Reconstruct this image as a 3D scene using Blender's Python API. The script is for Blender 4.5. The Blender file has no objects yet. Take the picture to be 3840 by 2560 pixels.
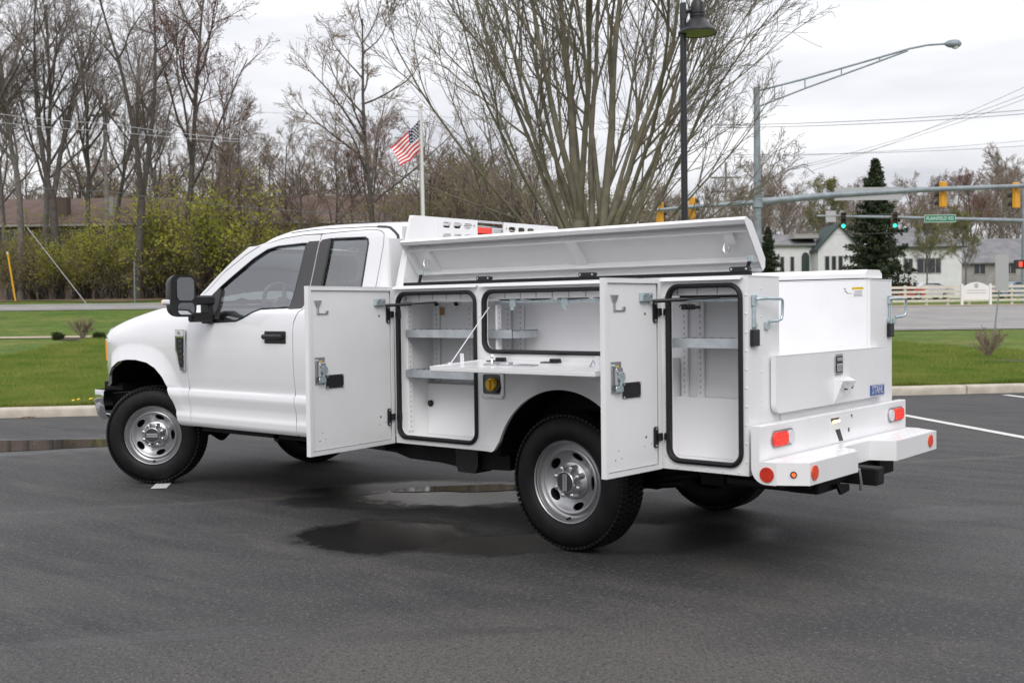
import bpy, bmesh, math, random
import numpy as np
from mathutils import Vector, Matrix
R = math.radians
scene = bpy.context.scene
COL = scene.collection

# ------------------------------------------------------------------ camera
CAM = Vector((-3.8088, 5.9037, 1.3724)); YAW, PITCH, ROLL = -0.87261, -0.028894, -0.012196
cd = bpy.data.cameras.new('camera'); cam = bpy.data.objects.new('camera', cd); COL.objects.link(cam)
FWD = Vector((math.cos(YAW) * math.cos(PITCH), math.sin(YAW) * math.cos(PITCH), math.sin(PITCH)))
RGT = Vector((math.sin(YAW), -math.cos(YAW), 0)); UPV = RGT.cross(FWD)
r2 = RGT * math.cos(ROLL) + UPV * math.sin(ROLL); u2 = UPV * math.cos(ROLL) - RGT * math.sin(ROLL)
cam.matrix_world = Matrix(((r2.x, u2.x, -FWD.x, CAM.x), (r2.y, u2.y, -FWD.y, CAM.y), (r2.z, u2.z, -FWD.z, CAM.z), (0, 0, 0, 1)))
cd.sensor_width = 36; cd.lens = 36 * 4196.6 / 3840; cd.clip_start = 0.05; cd.clip_end = 3000
cd.dof.use_dof = True; cd.dof.focus_distance = 8.2; cd.dof.aperture_fstop = 4.5
scene.camera = cam
scene.render.resolution_x = 1024; scene.render.resolution_y = 682

# ------------------------------------------------------------------ sky and sun (overcast)
SUN_DIR = Vector((-0.50, 0.52, 0.69)).normalized()          # towards the sun, behind the camera's shoulder
W = bpy.data.worlds.new('World'); scene.world = W; W.use_nodes = True
nt = W.node_tree; N = nt.nodes; L = nt.links
for n in list(N): N.remove(n)
sky = N.new('ShaderNodeTexSky'); sky.sky_type = 'NISHITA'; sky.sun_disc = False
sky.sun_elevation = math.asin(SUN_DIR.z); sky.sun_rotation = math.atan2(SUN_DIR.x, SUN_DIR.y)
sky.dust_density = 4.0; sky.air_density = 1.5
dim = N.new('ShaderNodeVectorMath'); dim.operation = 'SCALE'; dim.inputs['Scale'].default_value = 0.10
L.new(sky.outputs[0], dim.inputs[0])
tc = N.new('ShaderNodeTexCoord')
sep = N.new('ShaderNodeSeparateXYZ'); L.new(tc.outputs['Generated'], sep.inputs[0])
zc = N.new('ShaderNodeMath'); zc.operation = 'MAXIMUM'; zc.inputs[1].default_value = 0.0; L.new(sep.outputs['Z'], zc.inputs[0])
za = N.new('ShaderNodeMath'); za.operation = 'ADD'; za.inputs[1].default_value = 0.16; L.new(zc.outputs[0], za.inputs[0])
dv = N.new('ShaderNodeVectorMath'); dv.operation = 'DIVIDE'; L.new(tc.outputs['Generated'], dv.inputs[0])
cb = N.new('ShaderNodeCombineXYZ')
for i in range(3): L.new(za.outputs[0], cb.inputs[i])
L.new(cb.outputs[0], dv.inputs[1])
nz = N.new('ShaderNodeTexNoise'); nz.inputs['Scale'].default_value = 0.85; nz.inputs['Detail'].default_value = 5; nz.inputs['Roughness'].default_value = 0.5
nz.inputs['Distortion'].default_value = 0.4; L.new(dv.outputs[0], nz.inputs['Vector'])
cr = N.new('ShaderNodeValToRGB'); L.new(nz.outputs['Fac'], cr.inputs[0])
cr.color_ramp.elements[0].position = 0.44; cr.color_ramp.elements[0].color = (0.60, 0.61, 0.665, 1)
cr.color_ramp.elements[1].position = 0.73; cr.color_ramp.elements[1].color = (0.99, 0.99, 1.005, 1)
# an overcast dome grows brighter from the horizon to the zenith
gm = N.new('ShaderNodeMath'); gm.operation = 'MULTIPLY_ADD'; gm.inputs[1].default_value = 0.75; gm.inputs[2].default_value = 0.90; L.new(zc.outputs[0], gm.inputs[0])
cs = N.new('ShaderNodeVectorMath'); cs.operation = 'SCALE'; L.new(cr.outputs[0], cs.inputs[0]); L.new(gm.outputs[0], cs.inputs['Scale'])
mx = N.new('ShaderNodeMix'); mx.data_type = 'RGBA'; mx.inputs['Factor'].default_value = 0.93
L.new(dim.outputs[0], mx.inputs[6]); L.new(cs.outputs[0], mx.inputs[7])
bg = N.new('ShaderNodeBackground'); bg.inputs['Strength'].default_value = 1.0; L.new(mx.outputs[2], bg.inputs[0])
wo = N.new('ShaderNodeOutputWorld'); L.new(bg.outputs[0], wo.inputs[0])
sl = bpy.data.lights.new('sun', 'SUN'); sl.energy = 1.3; sl.angle = R(35); sl.color = (1.0, 0.97, 0.94)
so = bpy.data.objects.new('sun', sl); COL.objects.link(so); so.rotation_euler = SUN_DIR.to_track_quat('Z', 'Y').to_euler()
so.location = (0, 0, 30)
vs = scene.view_settings; vs.view_transform = 'Standard'; vs.look = 'None'; vs.exposure = 0.29; vs.gamma = 1.0; vs.use_curve_mapping = False
scene.cycles.max_bounces = 10; scene.cycles.diffuse_bounces = 6; scene.cycles.transparent_max_bounces = 24; scene.cycles.use_denoising = True
scene.cycles.caustics_reflective = False; scene.cycles.caustics_refractive = False

# ------------------------------------------------------------------ materials
MATS = {}
def pmat(name, col, rough=0.5, metal=0.0, var=0.0, vscale=8.0, bump=0.0, bscale=60.0, coat=0.0, emit=None, estr=0.0, spec=0.5, col2=None, detail=4):
    """principled material with optional noise between col and col2 (or +-var) and noise bump"""
    m = bpy.data.materials.new(name); m.use_nodes = True; n = m.node_tree.nodes; l = m.node_tree.links
    b = n['Principled BSDF']; b.inputs['Base Color'].default_value = (*col, 1)
    b.inputs['Roughness'].default_value = rough; b.inputs['Metallic'].default_value = metal
    b.inputs['Specular IOR Level'].default_value = spec
    if coat: b.inputs['Coat Weight'].default_value = coat; b.inputs['Coat Roughness'].default_value = 0.06
    if emit: b.inputs['Emission Color'].default_value = (*emit, 1); b.inputs['Emission Strength'].default_value = estr
    if var or col2 or bump:
        t = n.new('ShaderNodeTexCoord')
    if var or col2:
        x = n.new('ShaderNodeTexNoise'); x.inputs['Scale'].default_value = vscale; x.inputs['Detail'].default_value = detail
        l.new(t.outputs['Object'], x.inputs['Vector'])
        c = n.new('ShaderNodeValToRGB'); l.new(x.outputs['Fac'], c.inputs[0])
        c2 = col2 or tuple(min(1, a * (1 + var)) for a in col); c1 = col if col2 else tuple(a * (1 - var) for a in col)
        c.color_ramp.elements[0].position = 0.35; c.color_ramp.elements[1].position = 0.65
        c.color_ramp.elements[0].color = (*c1, 1); c.color_ramp.elements[1].color = (*c2, 1)
        l.new(c.outputs[0], b.inputs['Base Color'])
    if bump:
        y = n.new('ShaderNodeTexNoise'); y.inputs['Scale'].default_value = bscale; y.inputs['Detail'].default_value = 3
        l.new(t.outputs['Object'], y.inputs['Vector'])
        k = n.new('ShaderNodeBump'); k.inputs['Strength'].default_value = bump; k.inputs['Distance'].default_value = 0.01
        l.new(y.outputs['Fac'], k.inputs['Height']); l.new(k.outputs[0], b.inputs['Normal'])
    MATS[name] = m
    return m
def glass_mat(name, tint, fres=1.45, rough=0.0, gcol=(1, 1, 1)):
    """thin pane: tinted see-through plus a fresnel mirror reflection"""
    m = bpy.data.materials.new(name); m.use_nodes = True; n = m.node_tree.nodes; l = m.node_tree.links
    n.remove(n['Principled BSDF']); o = n['Material Output']
    t = n.new('ShaderNodeBsdfTransparent'); t.inputs[0].default_value = (*tint, 1)
    g = n.new('ShaderNodeBsdfGlossy'); g.inputs['Roughness'].default_value = rough; g.inputs['Color'].default_value = (*gcol, 1)
    f = n.new('ShaderNodeFresnel'); f.inputs[0].default_value = fres
    x = n.new('ShaderNodeMixShader'); l.new(f.outputs[0], x.inputs[0]); l.new(t.outputs[0], x.inputs[1]); l.new(g.outputs[0], x.inputs[2]); l.new(x.outputs[0], o.inputs[0])
    MATS[name] = m
    return m
M = MATS
pmat('cab_paint', (.80, .80, .81), .18, coat=.9, var=.012, vscale=3)
pmat('body_paint', (.81, .81, .812), .30, coat=.25, var=.02, vscale=4, bump=.02, bscale=25)
pmat('inner_paint', (.82, .82, .83), .40, var=.02, vscale=5, bump=.03, bscale=20)
pmat('black_plastic', (.010, .010, .011), .42, bump=.05, bscale=200)
pmat('black_metal', (.012, .012, .013), .40)
pmat('pillar_black', (.048, .046, .048), .35)
pmat('rubber', (.009, .009, .010), .55, spec=.35)
pmat('tyre_rubber', (.0065, .0065, .007), .56, var=.35, vscale=14, bump=.15, bscale=90, spec=.28)
pmat('steel_rim', (.40, .40, .41), .36, .75, var=.10, vscale=9)
pmat('steel_dark', (.10, .10, .105), .35, .8)
pmat('chrome', (.82, .82, .84), .06, 1.0)
pmat('galvanised', (.52, .56, .59), .40, .55, var=.10, vscale=14)
pmat('slot_grey', (.50, .50, .505), .6)
pmat('zinc', (.50, .60, .62), .34, .6, var=.12, vscale=30)
pmat('aluminium', (.62, .62, .63), .32, .9)
pmat('chassis', (.0045, .0045, .005), .6, var=.5, vscale=6, spec=.25)
pmat('red_lens', (.75, .035, .02), .15, emit=(1, .05, .03), estr=.22, coat=.5)
pmat('red_reflector', (.55, .035, .015), .22, var=.15, vscale=60)
pmat('orange_reflector', (.78, .085, .03), .22, var=.1, vscale=60)
pmat('marker_lit', (.9, .06, .02), .2, emit=(1, .13, .03), estr=1.3)
pmat('lamp_lit', (1, .85, .5), .2, emit=(1, .72, .38), estr=2.0)
pmat('amber_lens', (.80, .28, .03), .15, emit=(1, .35, .05), estr=.25)
pmat('clear_lens', (.72, .72, .74), .12, coat=.5)
pmat('seat_cloth', (.19, .195, .20), .8, var=.2, vscale=30)
pmat('dash_grey', (.20, .205, .21), .6)
pmat('yellow_cap', (.75, .43, .01), .38)
pmat('sticker_white', (.82, .82, .82), .4)
pmat('sticker_yellow', (.80, .58, .03), .4)
pmat('print_black', (.03, .03, .03), .5)
pmat('badge_blue', (.045, .10, .34), .35)
pmat('badge_silver', (.60, .62, .66), .3, .3)
pmat('brown_label', (.42, .22, .06), .5)
pmat('white_cord', (.70, .70, .70), .5)
pmat('mirror_silver', (.48, .50, .52), .02, 1.0)
glass_mat('window_glass', (.82, .88, .87), 2.9)
glass_mat('shield_glass', (.72, .78, .77), 1.5)

# ------------------------------------------------------------------ mesh helpers
class MB:
    """collects vertices and faces; build() links them as one mesh object"""
    def __init__(s): s.v = []; s.f = []; s.xf = None
    def add(s, vs_, fs_):
        o = len(s.v)
        if s.xf is not None: vs_ = [tuple(s.xf @ Vector(p)) for p in vs_]
        s.v.extend([tuple(p) for p in vs_]); s.f.extend([tuple(i + o for i in f) for f in fs_]); return s
    def box(s, x0, x1, y0, y1, z0, z1, bev=0.0):
        if x0 > x1: x0, x1 = x1, x0
        if y0 > y1: y0, y1 = y1, y0
        if z0 > z1: z0, z1 = z1, z0
        if bev <= 0:
            p = [(x, y, z) for z in (z0, z1) for y in (y0, y1) for x in (x0, x1)]
            return s.add(p, [(0, 2, 3, 1), (4, 5, 7, 6), (0, 1, 5, 4), (2, 6, 7, 3), (0, 4, 6, 2), (1, 3, 7, 5)])
        b = min(bev, (x1 - x0) * .45, (y1 - y0) * .45, (z1 - z0) * .45)
        P = []; idx = {}
        X = (x0, x1); Y = (y0, y1); Z = (z0, z1); sg = (1, -1)
        for i in (0, 1):
            for j in (0, 1):
                for k in (0, 1):
                    for a in range(3):
                        q = [X[i] + sg[i] * b, Y[j] + sg[j] * b, Z[k] + sg[k] * b]
                        q[a] = (X[i], Y[j], Z[k])[a]
                        idx[i, j, k, a] = len(P); P.append(q)
        F = []
        g = lambda i, j, k, a: idx[i, j, k, a]
        for i in (0, 1): F.append((g(i, 0, 0, 0), g(i, 1, 0, 0), g(i, 1, 1, 0), g(i, 0, 1, 0)))
        for j in (0, 1): F.append((g(0, j, 0, 1), g(1, j, 0, 1), g(1, j, 1, 1), g(0, j, 1, 1)))
        for k in (0, 1): F.append((g(0, 0, k, 2), g(1, 0, k, 2), g(1, 1, k, 2), g(0, 1, k, 2)))
        for i in (0, 1):
            for j in (0, 1): F.append((g(i, j, 0, 0), g(i, j, 1, 0), g(i, j, 1, 1), g(i, j, 0, 1)))
        for i in (0, 1):
            for k in (0, 1): F.append((g(i, 0, k, 0), g(i, 1, k, 0), g(i, 1, k, 2), g(i, 0, k, 2)))
        for j in (0, 1):
            for k in (0, 1): F.append((g(0, j, k, 1), g(1, j, k, 1), g(1, j, k, 2), g(0, j, k, 2)))
        for i in (0, 1):
            for j in (0, 1):
                for k in (0, 1): F.append((g(i, j, k, 0), g(i, j, k, 1), g(i, j, k, 2)))
        return s.add(P, F)
    def cyl(s, p0, p1, r0, r1=None, n=12, cap=True):
        r1 = r0 if r1 is None else r1
        p0 = Vector(p0); p1 = Vector(p1); d = (p1 - p0).normalized()
        a = d.orthogonal().normalized(); b = d.cross(a); P = []
        for p, r in ((p0, r0), (p1, r1)):
            for i in range(n):
                t = 2 * math.pi * i / n; P.append(p + (a * math.cos(t) + b * math.sin(t)) * r)
        F = [(i, (i + 1) % n, n + (i + 1) % n, n + i) for i in range(n)]
        if cap: F += [tuple(range(n))[::-1], tuple(range(n, 2 * n))]
        return s.add(P, F)
    def tube(s, pts, r, n=8, cap=True):
        pts = [Vector(p) for p in pts]; rs = r if isinstance(r, (list, tuple)) else [r] * len(pts)
        P = []; a = None
        for i, p in enumerate(pts):
            d = (pts[min(i + 1, len(pts) - 1)] - pts[max(i - 1, 0)]).normalized()
            a = d.orthogonal().normalized() if a is None else (a - d * a.dot(d)).normalized()
            b = d.cross(a)
            for k in range(n):
                t = 2 * math.pi * k / n; P.append(p + (a * math.cos(t) + b * math.sin(t)) * rs[i])
        F = []
        for i in range(len(pts) - 1):
            for k in range(n): F.append((i * n + k, i * n + (k + 1) % n, (i + 1) * n + (k + 1) % n, (i + 1) * n + k))
        if cap: F += [tuple(range(n))[::-1], tuple(range((len(pts) - 1) * n, len(pts) * n))]
        return s.add(P, F)
    def lathe(s, prof, o, ax, n=32, closed=False):
        """prof: (radius, along) pairs, turned round the axis ax through o"""
        o = Vector(o); d = Vector(ax).normalized(); a = d.orthogonal().normalized(); b = d.cross(a); P = []; m = len(prof)
        for i in range(n):
            t = 2 * math.pi * i / n; e = a * math.cos(t) + b * math.sin(t)
            for r, h in prof: P.append(o + e * r + d * h)
        F = []
        for i in range(n):
            j = (i + 1) % n
            for k in range(m if closed else m - 1):
                k2 = (k + 1) % m; F.append((i * m + k, i * m + k2, j * m + k2, j * m + k))
        return s.add(P, F)
    def prism(s, poly, axis, a, b):
        """poly in the two remaining axes (in x,y,z order), extruded from a to b along axis"""
        n = len(poly); P = []
        for h in (a, b):
            for u, v in poly:
                P.append({'x': (h, u, v), 'y': (u, h, v), 'z': (u, v, h)}[axis])
        F = [tuple(range(n)), tuple(range(n, 2 * n))[::-1]] + [(i, n + i, n + (i + 1) % n, (i + 1) % n) for i in range(n)]
        return s.add(P, F)
    def hexa(s, p8):
        return s.add(p8, [(0, 1, 2, 3), (7, 6, 5, 4), (0, 4, 5, 1), (1, 5, 6, 2), (2, 6, 7, 3), (3, 7, 4, 0)])
    def build(s, name, mat, parent=None, smooth=None, kind=None, label=None):
        me = bpy.data.meshes.new(name); me.from_pydata(s.v, [], s.f); me.validate(); 
        bm = bmesh.new(); bm.from_mesh(me); bmesh.ops.recalc_face_normals(bm, faces=bm.faces); bm.to_mesh(me); bm.free()
        if smooth is not None: shade(me, smooth)
        return obj(name, me, mat, parent, kind, label)
def shade(me, ang):
    me.polygons.foreach_set('use_smooth', [True] * len(me.polygons))
    me.set_sharp_from_angle(angle=R(ang)); me.update()
def obj(name, me, mat=None, parent=None, kind=None, label=None):
    o = bpy.data.objects.new(name, me); COL.objects.link(o)
    if mat is not None:
        me.materials.clear(); me.materials.append(MATS[mat] if isinstance(mat, str) else mat)
    if parent is not None: o.parent = parent
    if kind: o['kind'] = kind
    if label: o['label'] = label
    return o
def thing(name, label, cat, loc=(0, 0, 0), rz=0.0, group=None):
    o = bpy.data.objects.new(name, None); COL.objects.link(o); o.location = loc; o.rotation_euler = (0, 0, rz)
    o.empty_display_size = .2
    return tag(o, label, cat, group)
def tag(o, label, cat, group=None):
    o['label'] = label; o['category'] = cat
    if group: o['group'] = group
    return o
def copy_tree(o, parent=None):
    c = o.copy(); COL.objects.link(c); c.parent = parent
    for ch in o.children: copy_tree(ch, c)
    return c
def rrect(x0, x1, y0, y1, r, n=6):
    out = []
    for cx, cy, a0 in ((x1 - r, y1 - r, 0), (x0 + r, y1 - r, 90), (x0 + r, y0 + r, 180), (x1 - r, y0 + r, 270)):
        for i in range(n + 1):
            t = R(a0 + 90 * i / n); out.append((cx + r * math.cos(t), cy + r * math.sin(t)))
    return out
def ellipse(cx, cy, a, b, n=24, rot=0.0):
    return [(cx + a * math.cos(t) * math.cos(rot) - b * math.sin(t) * math.sin(rot), cy + a * math.cos(t) * math.sin(rot) + b * math.sin(t) * math.cos(rot)) for t in [2 * math.pi * i / n for i in range(n)]]
def sdf(P, poly):
    """signed distance (positive inside) of points P to a polygon"""
    A = np.asarray(poly, float); B = np.roll(A, -1, 0); d = np.full(len(P), 1e9); ins = np.zeros(len(P), bool)
    for a, b in zip(A, B):
        e = b - a; w = P - a; q = (e @ e) or 1e-12; t = np.clip(w @ e / q, 0, 1)
        d = np.minimum(d, ((w - t[:, None] * e) ** 2).sum(1))
        c = (a[1] > P[:, 1]) != (b[1] > P[:, 1])
        if a[1] != b[1]: ins ^= c & (P[:, 0] < (b[0] - a[0]) * (P[:, 1] - a[1]) / (b[1] - a[1]) + a[0])
    return np.where(ins, 1, -1) * np.sqrt(d)
def skin(outer, holes, step, fmap, thick=None):
    """sheet over a 2-D outline with holes, cut on a fine grid and mapped to 3-D by fmap; thick(p)->p gives the turned-in rim"""
    O = np.asarray(outer, float); x0, y0 = O.min(0); x1, y1 = O.max(0)
    sx, sy = step if isinstance(step, tuple) else (step, step)
    nx = max(2, int(math.ceil((x1 - x0) / sx)) + 1); ny = max(2, int(math.ceil((y1 - y0) / sy)) + 1)
    gx = np.linspace(x0 - 1e-6, x1 + 1e-6, nx); gy = np.linspace(y0 - 1e-6, y1 + 1e-6, ny)
    G = np.stack(np.meshgrid(gx, gy, indexing='ij'), -1).reshape(-1, 2)
    s = sdf(G, outer)
    s = np.where(np.abs(s) < 2e-6, 2e-6, s)
    for h in holes: s = np.minimum(s, -sdf(G, h))
    s = s.reshape(nx, ny); pts = []; key = {}
    def node(i, j):
        k = (i, j)
        if k not in key: key[k] = len(pts); pts.append((gx[i], gy[j]))
        return key[k]
    def cross(a, b):
        k = (min(a, b), max(a, b))
        if k not in key:
            sa, sb = s[a], s[b]; t = sa / (sa - sb); t = min(max(t, 0.02), 0.98)
            key[k] = len(pts); pts.append((gx[a[0]] + t * (gx[b[0]] - gx[a[0]]), gy[a[1]] + t * (gy[b[1]] - gy[a[1]])))
        return key[k]
    F = []
    for i in range(nx - 1):
        for j in range(ny - 1):
            c = [(i, j), (i + 1, j), (i + 1, j + 1), (i, j + 1)]; ins = [s[q] > 0 for q in c]
            if not any(ins): continue
            if all(ins): F.append(tuple(node(*q) for q in c)); continue
            f = []
            for k in range(4):
                a, b = c[k], c[(k + 1) % 4]
                if ins[k]: f.append(node(*a))
                if ins[k] != ins[(k + 1) % 4]: f.append(cross(a, b))
            if len(f) >= 3: F.append(tuple(f))
    U = np.array(pts); V = [tuple(p) for p in fmap(U[:, 0], U[:, 1])]
    mb = MB()
    if thick:
        cnt = {}
        for f in F:
            for a, b in zip(f, f[1:] + f[:1]): cnt.setdefault((min(a, b), max(a, b)), []).append((a, b))
        m2 = {}
        Vt = list(V); Fr = []
        for k, e in cnt.items():
            if len(e) == 1:
                a, b = e[0]
                for q in (a, b):
                    if q not in m2: m2[q] = len(Vt); Vt.append(tuple(thick(V[q])))
                Fr.append((b, a, m2[a], m2[b]))
        mb.add(Vt, F + Fr)
    else: mb.add(V, F)
    return mb
def mirror_y(mb):
    m = MB(); m.v = [(x, -y, z) for x, y, z in mb.v]; m.f = [tuple(reversed(f)) for f in mb.f]; return m
def crom(xs, ys):
    xs = np.array(xs, float); ys = np.array(ys, float); d = np.diff(ys) / np.diff(xs); m = np.zeros_like(ys); m[0] = d[0]; m[-1] = d[-1]
    for i in range(1, len(xs) - 1): m[i] = 0 if d[i - 1] * d[i] <= 0 else 2 * d[i - 1] * d[i] / (d[i - 1] + d[i])
    def f(x):
        x = np.clip(np.asarray(x, float), xs[0], xs[-1]); i = np.clip(np.searchsorted(xs, x) - 1, 0, len(xs) - 2)
        h = xs[i + 1] - xs[i]; t = (x - xs[i]) / h
        return (2 * t**3 - 3 * t**2 + 1) * ys[i] + (t**3 - 2 * t**2 + t) * h * m[i] + (-2 * t**3 + 3 * t**2) * ys[i + 1] + (t**3 - t**2) * h * m[i + 1]
    return f
def text_mesh(body, size, depth=0.001, bold=0.0, slant=0.0):
    """lettering as a flat mesh in the xz plane, centred, reading along +x"""
    cu = bpy.data.curves.new('lettering', 'FONT'); cu.body = body; cu.size = size; cu.extrude = depth; cu.align_x = 'CENTER'; cu.align_y = 'CENTER'
    cu.resolution_u = 2; cu.offset = bold; cu.shear = slant
    o = bpy.data.objects.new('lettering', cu); me = bpy.data.meshes.new_from_object(o); bpy.data.objects.remove(o); bpy.data.curves.remove(cu)
    return me
def letters(name, body, size, mat, parent, mtx, sx=1.0, depth=.001, bold=0.0, slant=0.0):
    me = text_mesh(body, size, depth, bold, slant); me.transform(mtx @ Matrix.Diagonal((sx, 1, 1, 1)))
    return obj(name, me, mat, parent)
def frame_mtx(o, u, v):
    """matrix with local x along u, local y along v, origin o"""
    u = Vector(u).normalized(); v = Vector(v).normalized(); n = u.cross(v)
    return Matrix(((u.x, v.x, n.x, o[0]), (u.y, v.y, n.y, o[1]), (u.z, v.z, n.z, o[2]), (0, 0, 0, 1)))
# ================================================================== THE TRUCK
# world frame: x forward, y to the truck's left, z up; the rear axle stands over the origin
TR = thing('service_truck', 'white pickup truck with a service body, its side compartment doors hanging open', 'truck')
VY = [(.47,.900),(.50,.928),(.52,.946),(.55,.957),(.58,.957),(.62,.949),(.66,.947),(.70,.952),(.74,.957),(.770,.952),(.786,.945),(.793,.937),(.80,.9365),(.90,.944),(1.05,.950),(1.20,.947),(1.30,.938),(1.36,.925),(1.385,.908),(1.40,.896)]
RC = [(.75,1.88),(.738,1.915),(.705,1.948),(.64,1.974),(.5,1.995),(.3,2.006),(0,2.01)]
_V = [a for a, b in VY] + [1.88]; _Y = [b for a, b in VY] + [.75]; _Z = [a for a, b in VY] + [1.88]
for (ya, za_), (yb_, zb_) in zip(RC, RC[1:]):
    _V.append(_V[-1] + math.hypot(yb_ - ya, zb_ - za_)); _Y.append(yb_); _Z.append(zb_)
f_y = crom(_V, _Y); f_z = crom(_V, _Z); VMAX = _V[-1]
f_dz = crom([1.4, 1.5, 1.64, 2.0, 2.35, 2.64, 2.8, 3.0, 3.2], [-.08, -.05, -.022, -.006, 0, -.008, -.03, -.08, -.15])
def S(x, v):
    x = np.asarray(x, float); v = np.asarray(v, float)
    y = f_y(v) - .07 * np.clip((1.56 - x) / .10, 0, 1) ** 2 * (v < 2.1)
    z = f_z(v) + f_dz(x) * np.clip((v - 1.86) / .08, 0, 1)
    return np.stack([x + 0 * v, y + 0 * x, z + 0 * x], -1)
def turn_in(d): return lambda p: (p[0], p[1] - d * (1 if p[1] >= 0 else -1), p[2])
def side_part(name, outer, holes, mat, step=(.016, .008), off=0.0, thick=.02, fm=None, both=True, ang=30, label=None):
    """a panel of the cab's side on the left, and the same mirrored on the right"""
    fm = fm or S
    def g(u, v):
        P = fm(u, v); P[..., 1] += off; return P
    mb = skin(outer, holes, step, g, turn_in(thick) if thick else None)
    a = mb.build(name, mat, TR, ang, label=label)
    b = mirror_y(mb).build(name, mat, TR, ang) if both else None
    return a, b
def on_side(path, r, name, mat, off=0.0, n=6, fm=None, closed=False):
    """a strip following the cab's side"""
    fm = fm or S
    out = []
    if closed: path = list(path) + [path[0]]
    for (xa, va), (xb, vb) in zip(path, path[1:]):
        k = max(1, int(math.hypot(xb - xa, vb - va) / .04))
        out += [(xa + (xb - xa) * i / k, va + (vb - va) * i / k) for i in range(k)]
    out.append(path[-1]); P = fm(np.array([p[0] for p in out]), np.array([p[1] for p in out])); P[:, 1] += off
    return MB().tube([tuple(p) for p in P], r, n)
# ---- doors of the cab
win_f = [(3.352,1.300),(2.99,1.310),(2.916,1.330),(2.806,1.374),(2.741,1.393),(2.42,1.402),(2.39,1.852),(2.71,1.843),(2.828,1.822),(2.976,1.757),(3.217,1.617),(3.30,1.565),(3.385,1.500)]
door_f = [(3.590,1.29),(3.597,1.21),(3.594,.906),(3.579,.782),(3.56,.65),(3.536,.512),(2.292,.512),(2.330,.79),(2.334,1.09),(2.338,1.291),(2.305,1.372),(2.268,1.396),(2.256,1.867),(2.254,1.910),(2.429,1.916),(2.70,1.905),(2.87,1.880),(3.073,1.795),(3.299,1.670),(3.494,1.513),(3.56,1.40)]
win_r = [(2.150,1.402),(2.137,1.872),(1.79,1.864),(1.757,1.848),(1.745,1.82),(1.735,1.536),(1.742,1.402)]
door_r = [(2.284,.512),(2.322,.79),(2.326,1.09),(2.330,1.291),(2.296,1.370),(2.260,1.392),(2.248,1.867),(2.246,1.912),(1.72,1.934),(1.66,1.922),(1.615,1.887),(1.60,1.80),(1.60,.512)]
fd, fd2 = side_part('cab_door', door_f, [win_f], 'cab_paint')
rd, rd2 = side_part('rear_cab_door', door_r, [win_r], 'cab_paint')
for par, par2, w in ((fd, fd2, win_f), (rd, rd2, win_r)):
    g = skin(w, [], .03, lambda u, v: S(u, v) - np.array([0, .014, 0]))
    a = g.build('window_pane', 'window_glass', par, 60); b = mirror_y(g).build('window_pane', 'window_glass', par2, 60)
    s_ = on_side(w, .0095, '', '', -.004, closed=True)
    s_.build('window_seal', 'black_plastic', par, 60); mirror_y(s_).build('window_seal', 'black_plastic', par2, 60)
bp = [(2.424,1.392),(2.272,1.396),(2.260,1.866),(2.388,1.866)]
bp2 = [(2.256,1.396),(2.152,1.396),(2.138,1.880),(2.245,1.870)]
for par, par2, w in ((fd, fd2, bp), (rd, rd2, bp2)):
    g = skin(w, [], .03, lambda u, v: S(u, v) + np.array([0, .004, 0]), turn_in(.012))
    g.build('pillar_cover', 'pillar_black', par, 40); mirror_y(g).build('pillar_cover', 'pillar_black', par2, 40)
sail = [(3.365,1.296),(3.242,1.304),(3.292,1.566),(3.392,1.502)]
g = skin(sail, [], .03, lambda u, v: S(u, v) + np.array([0, .006, 0]), turn_in(.02))
g.build('mirror_sail', 'black_plastic', fd, 40); mirror_y(g).build('mirror_sail', 'black_plastic', fd2, 40)
for par, sg in ((fd, 1), (fd2, -1)):                                  # pull handles in their recesses
    h = MB().box(2.405, 2.64, sg * .944, sg * .956, 1.150, 1.238, .012); hb = h.build('handle_cup', 'black_plastic', par, 30)
    h = MB().box(2.43, 2.648, sg * .957, sg * .984, 1.180, 1.216, .012); h.box(2.42, 2.45, sg * .95, sg * .975, 1.185, 1.212, .004)
    h.cyl((2.475, sg * .956, 1.198), (2.475, sg * .986, 1.198), .010, n=12); h.build('handle', 'black_plastic', par, 30)
# dark strips set behind the door gaps, standing in for their shade
for pth in ([(3.594,1.29),(3.601,1.21),(3.598,.906),(3.583,.782),(3.564,.65),(3.541,.515)], [(2.288,.515),(2.326,.79),(2.330,1.09),(2.334,1.291),(2.300,1.371),(2.264,1.394),(2.252,1.867),(2.250,1.912)], [(2.25,1.915),(2.429,1.9195),(2.70,1.9085),(2.87,1.8835),(3.073,1.7985),(3.299,1.6735),(3.494,1.5165)], [(2.246,1.916),(1.72,1.9375),(1.657,1.926),(1.611,1.888),(1.596,1.80),(1.596,.515)]):
    q = on_side(pth, .005, '', '', -.009); q.build('door_gap_shade', 'rubber', TR); mirror_y(q).build('door_gap_shade', 'rubber', TR)
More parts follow.
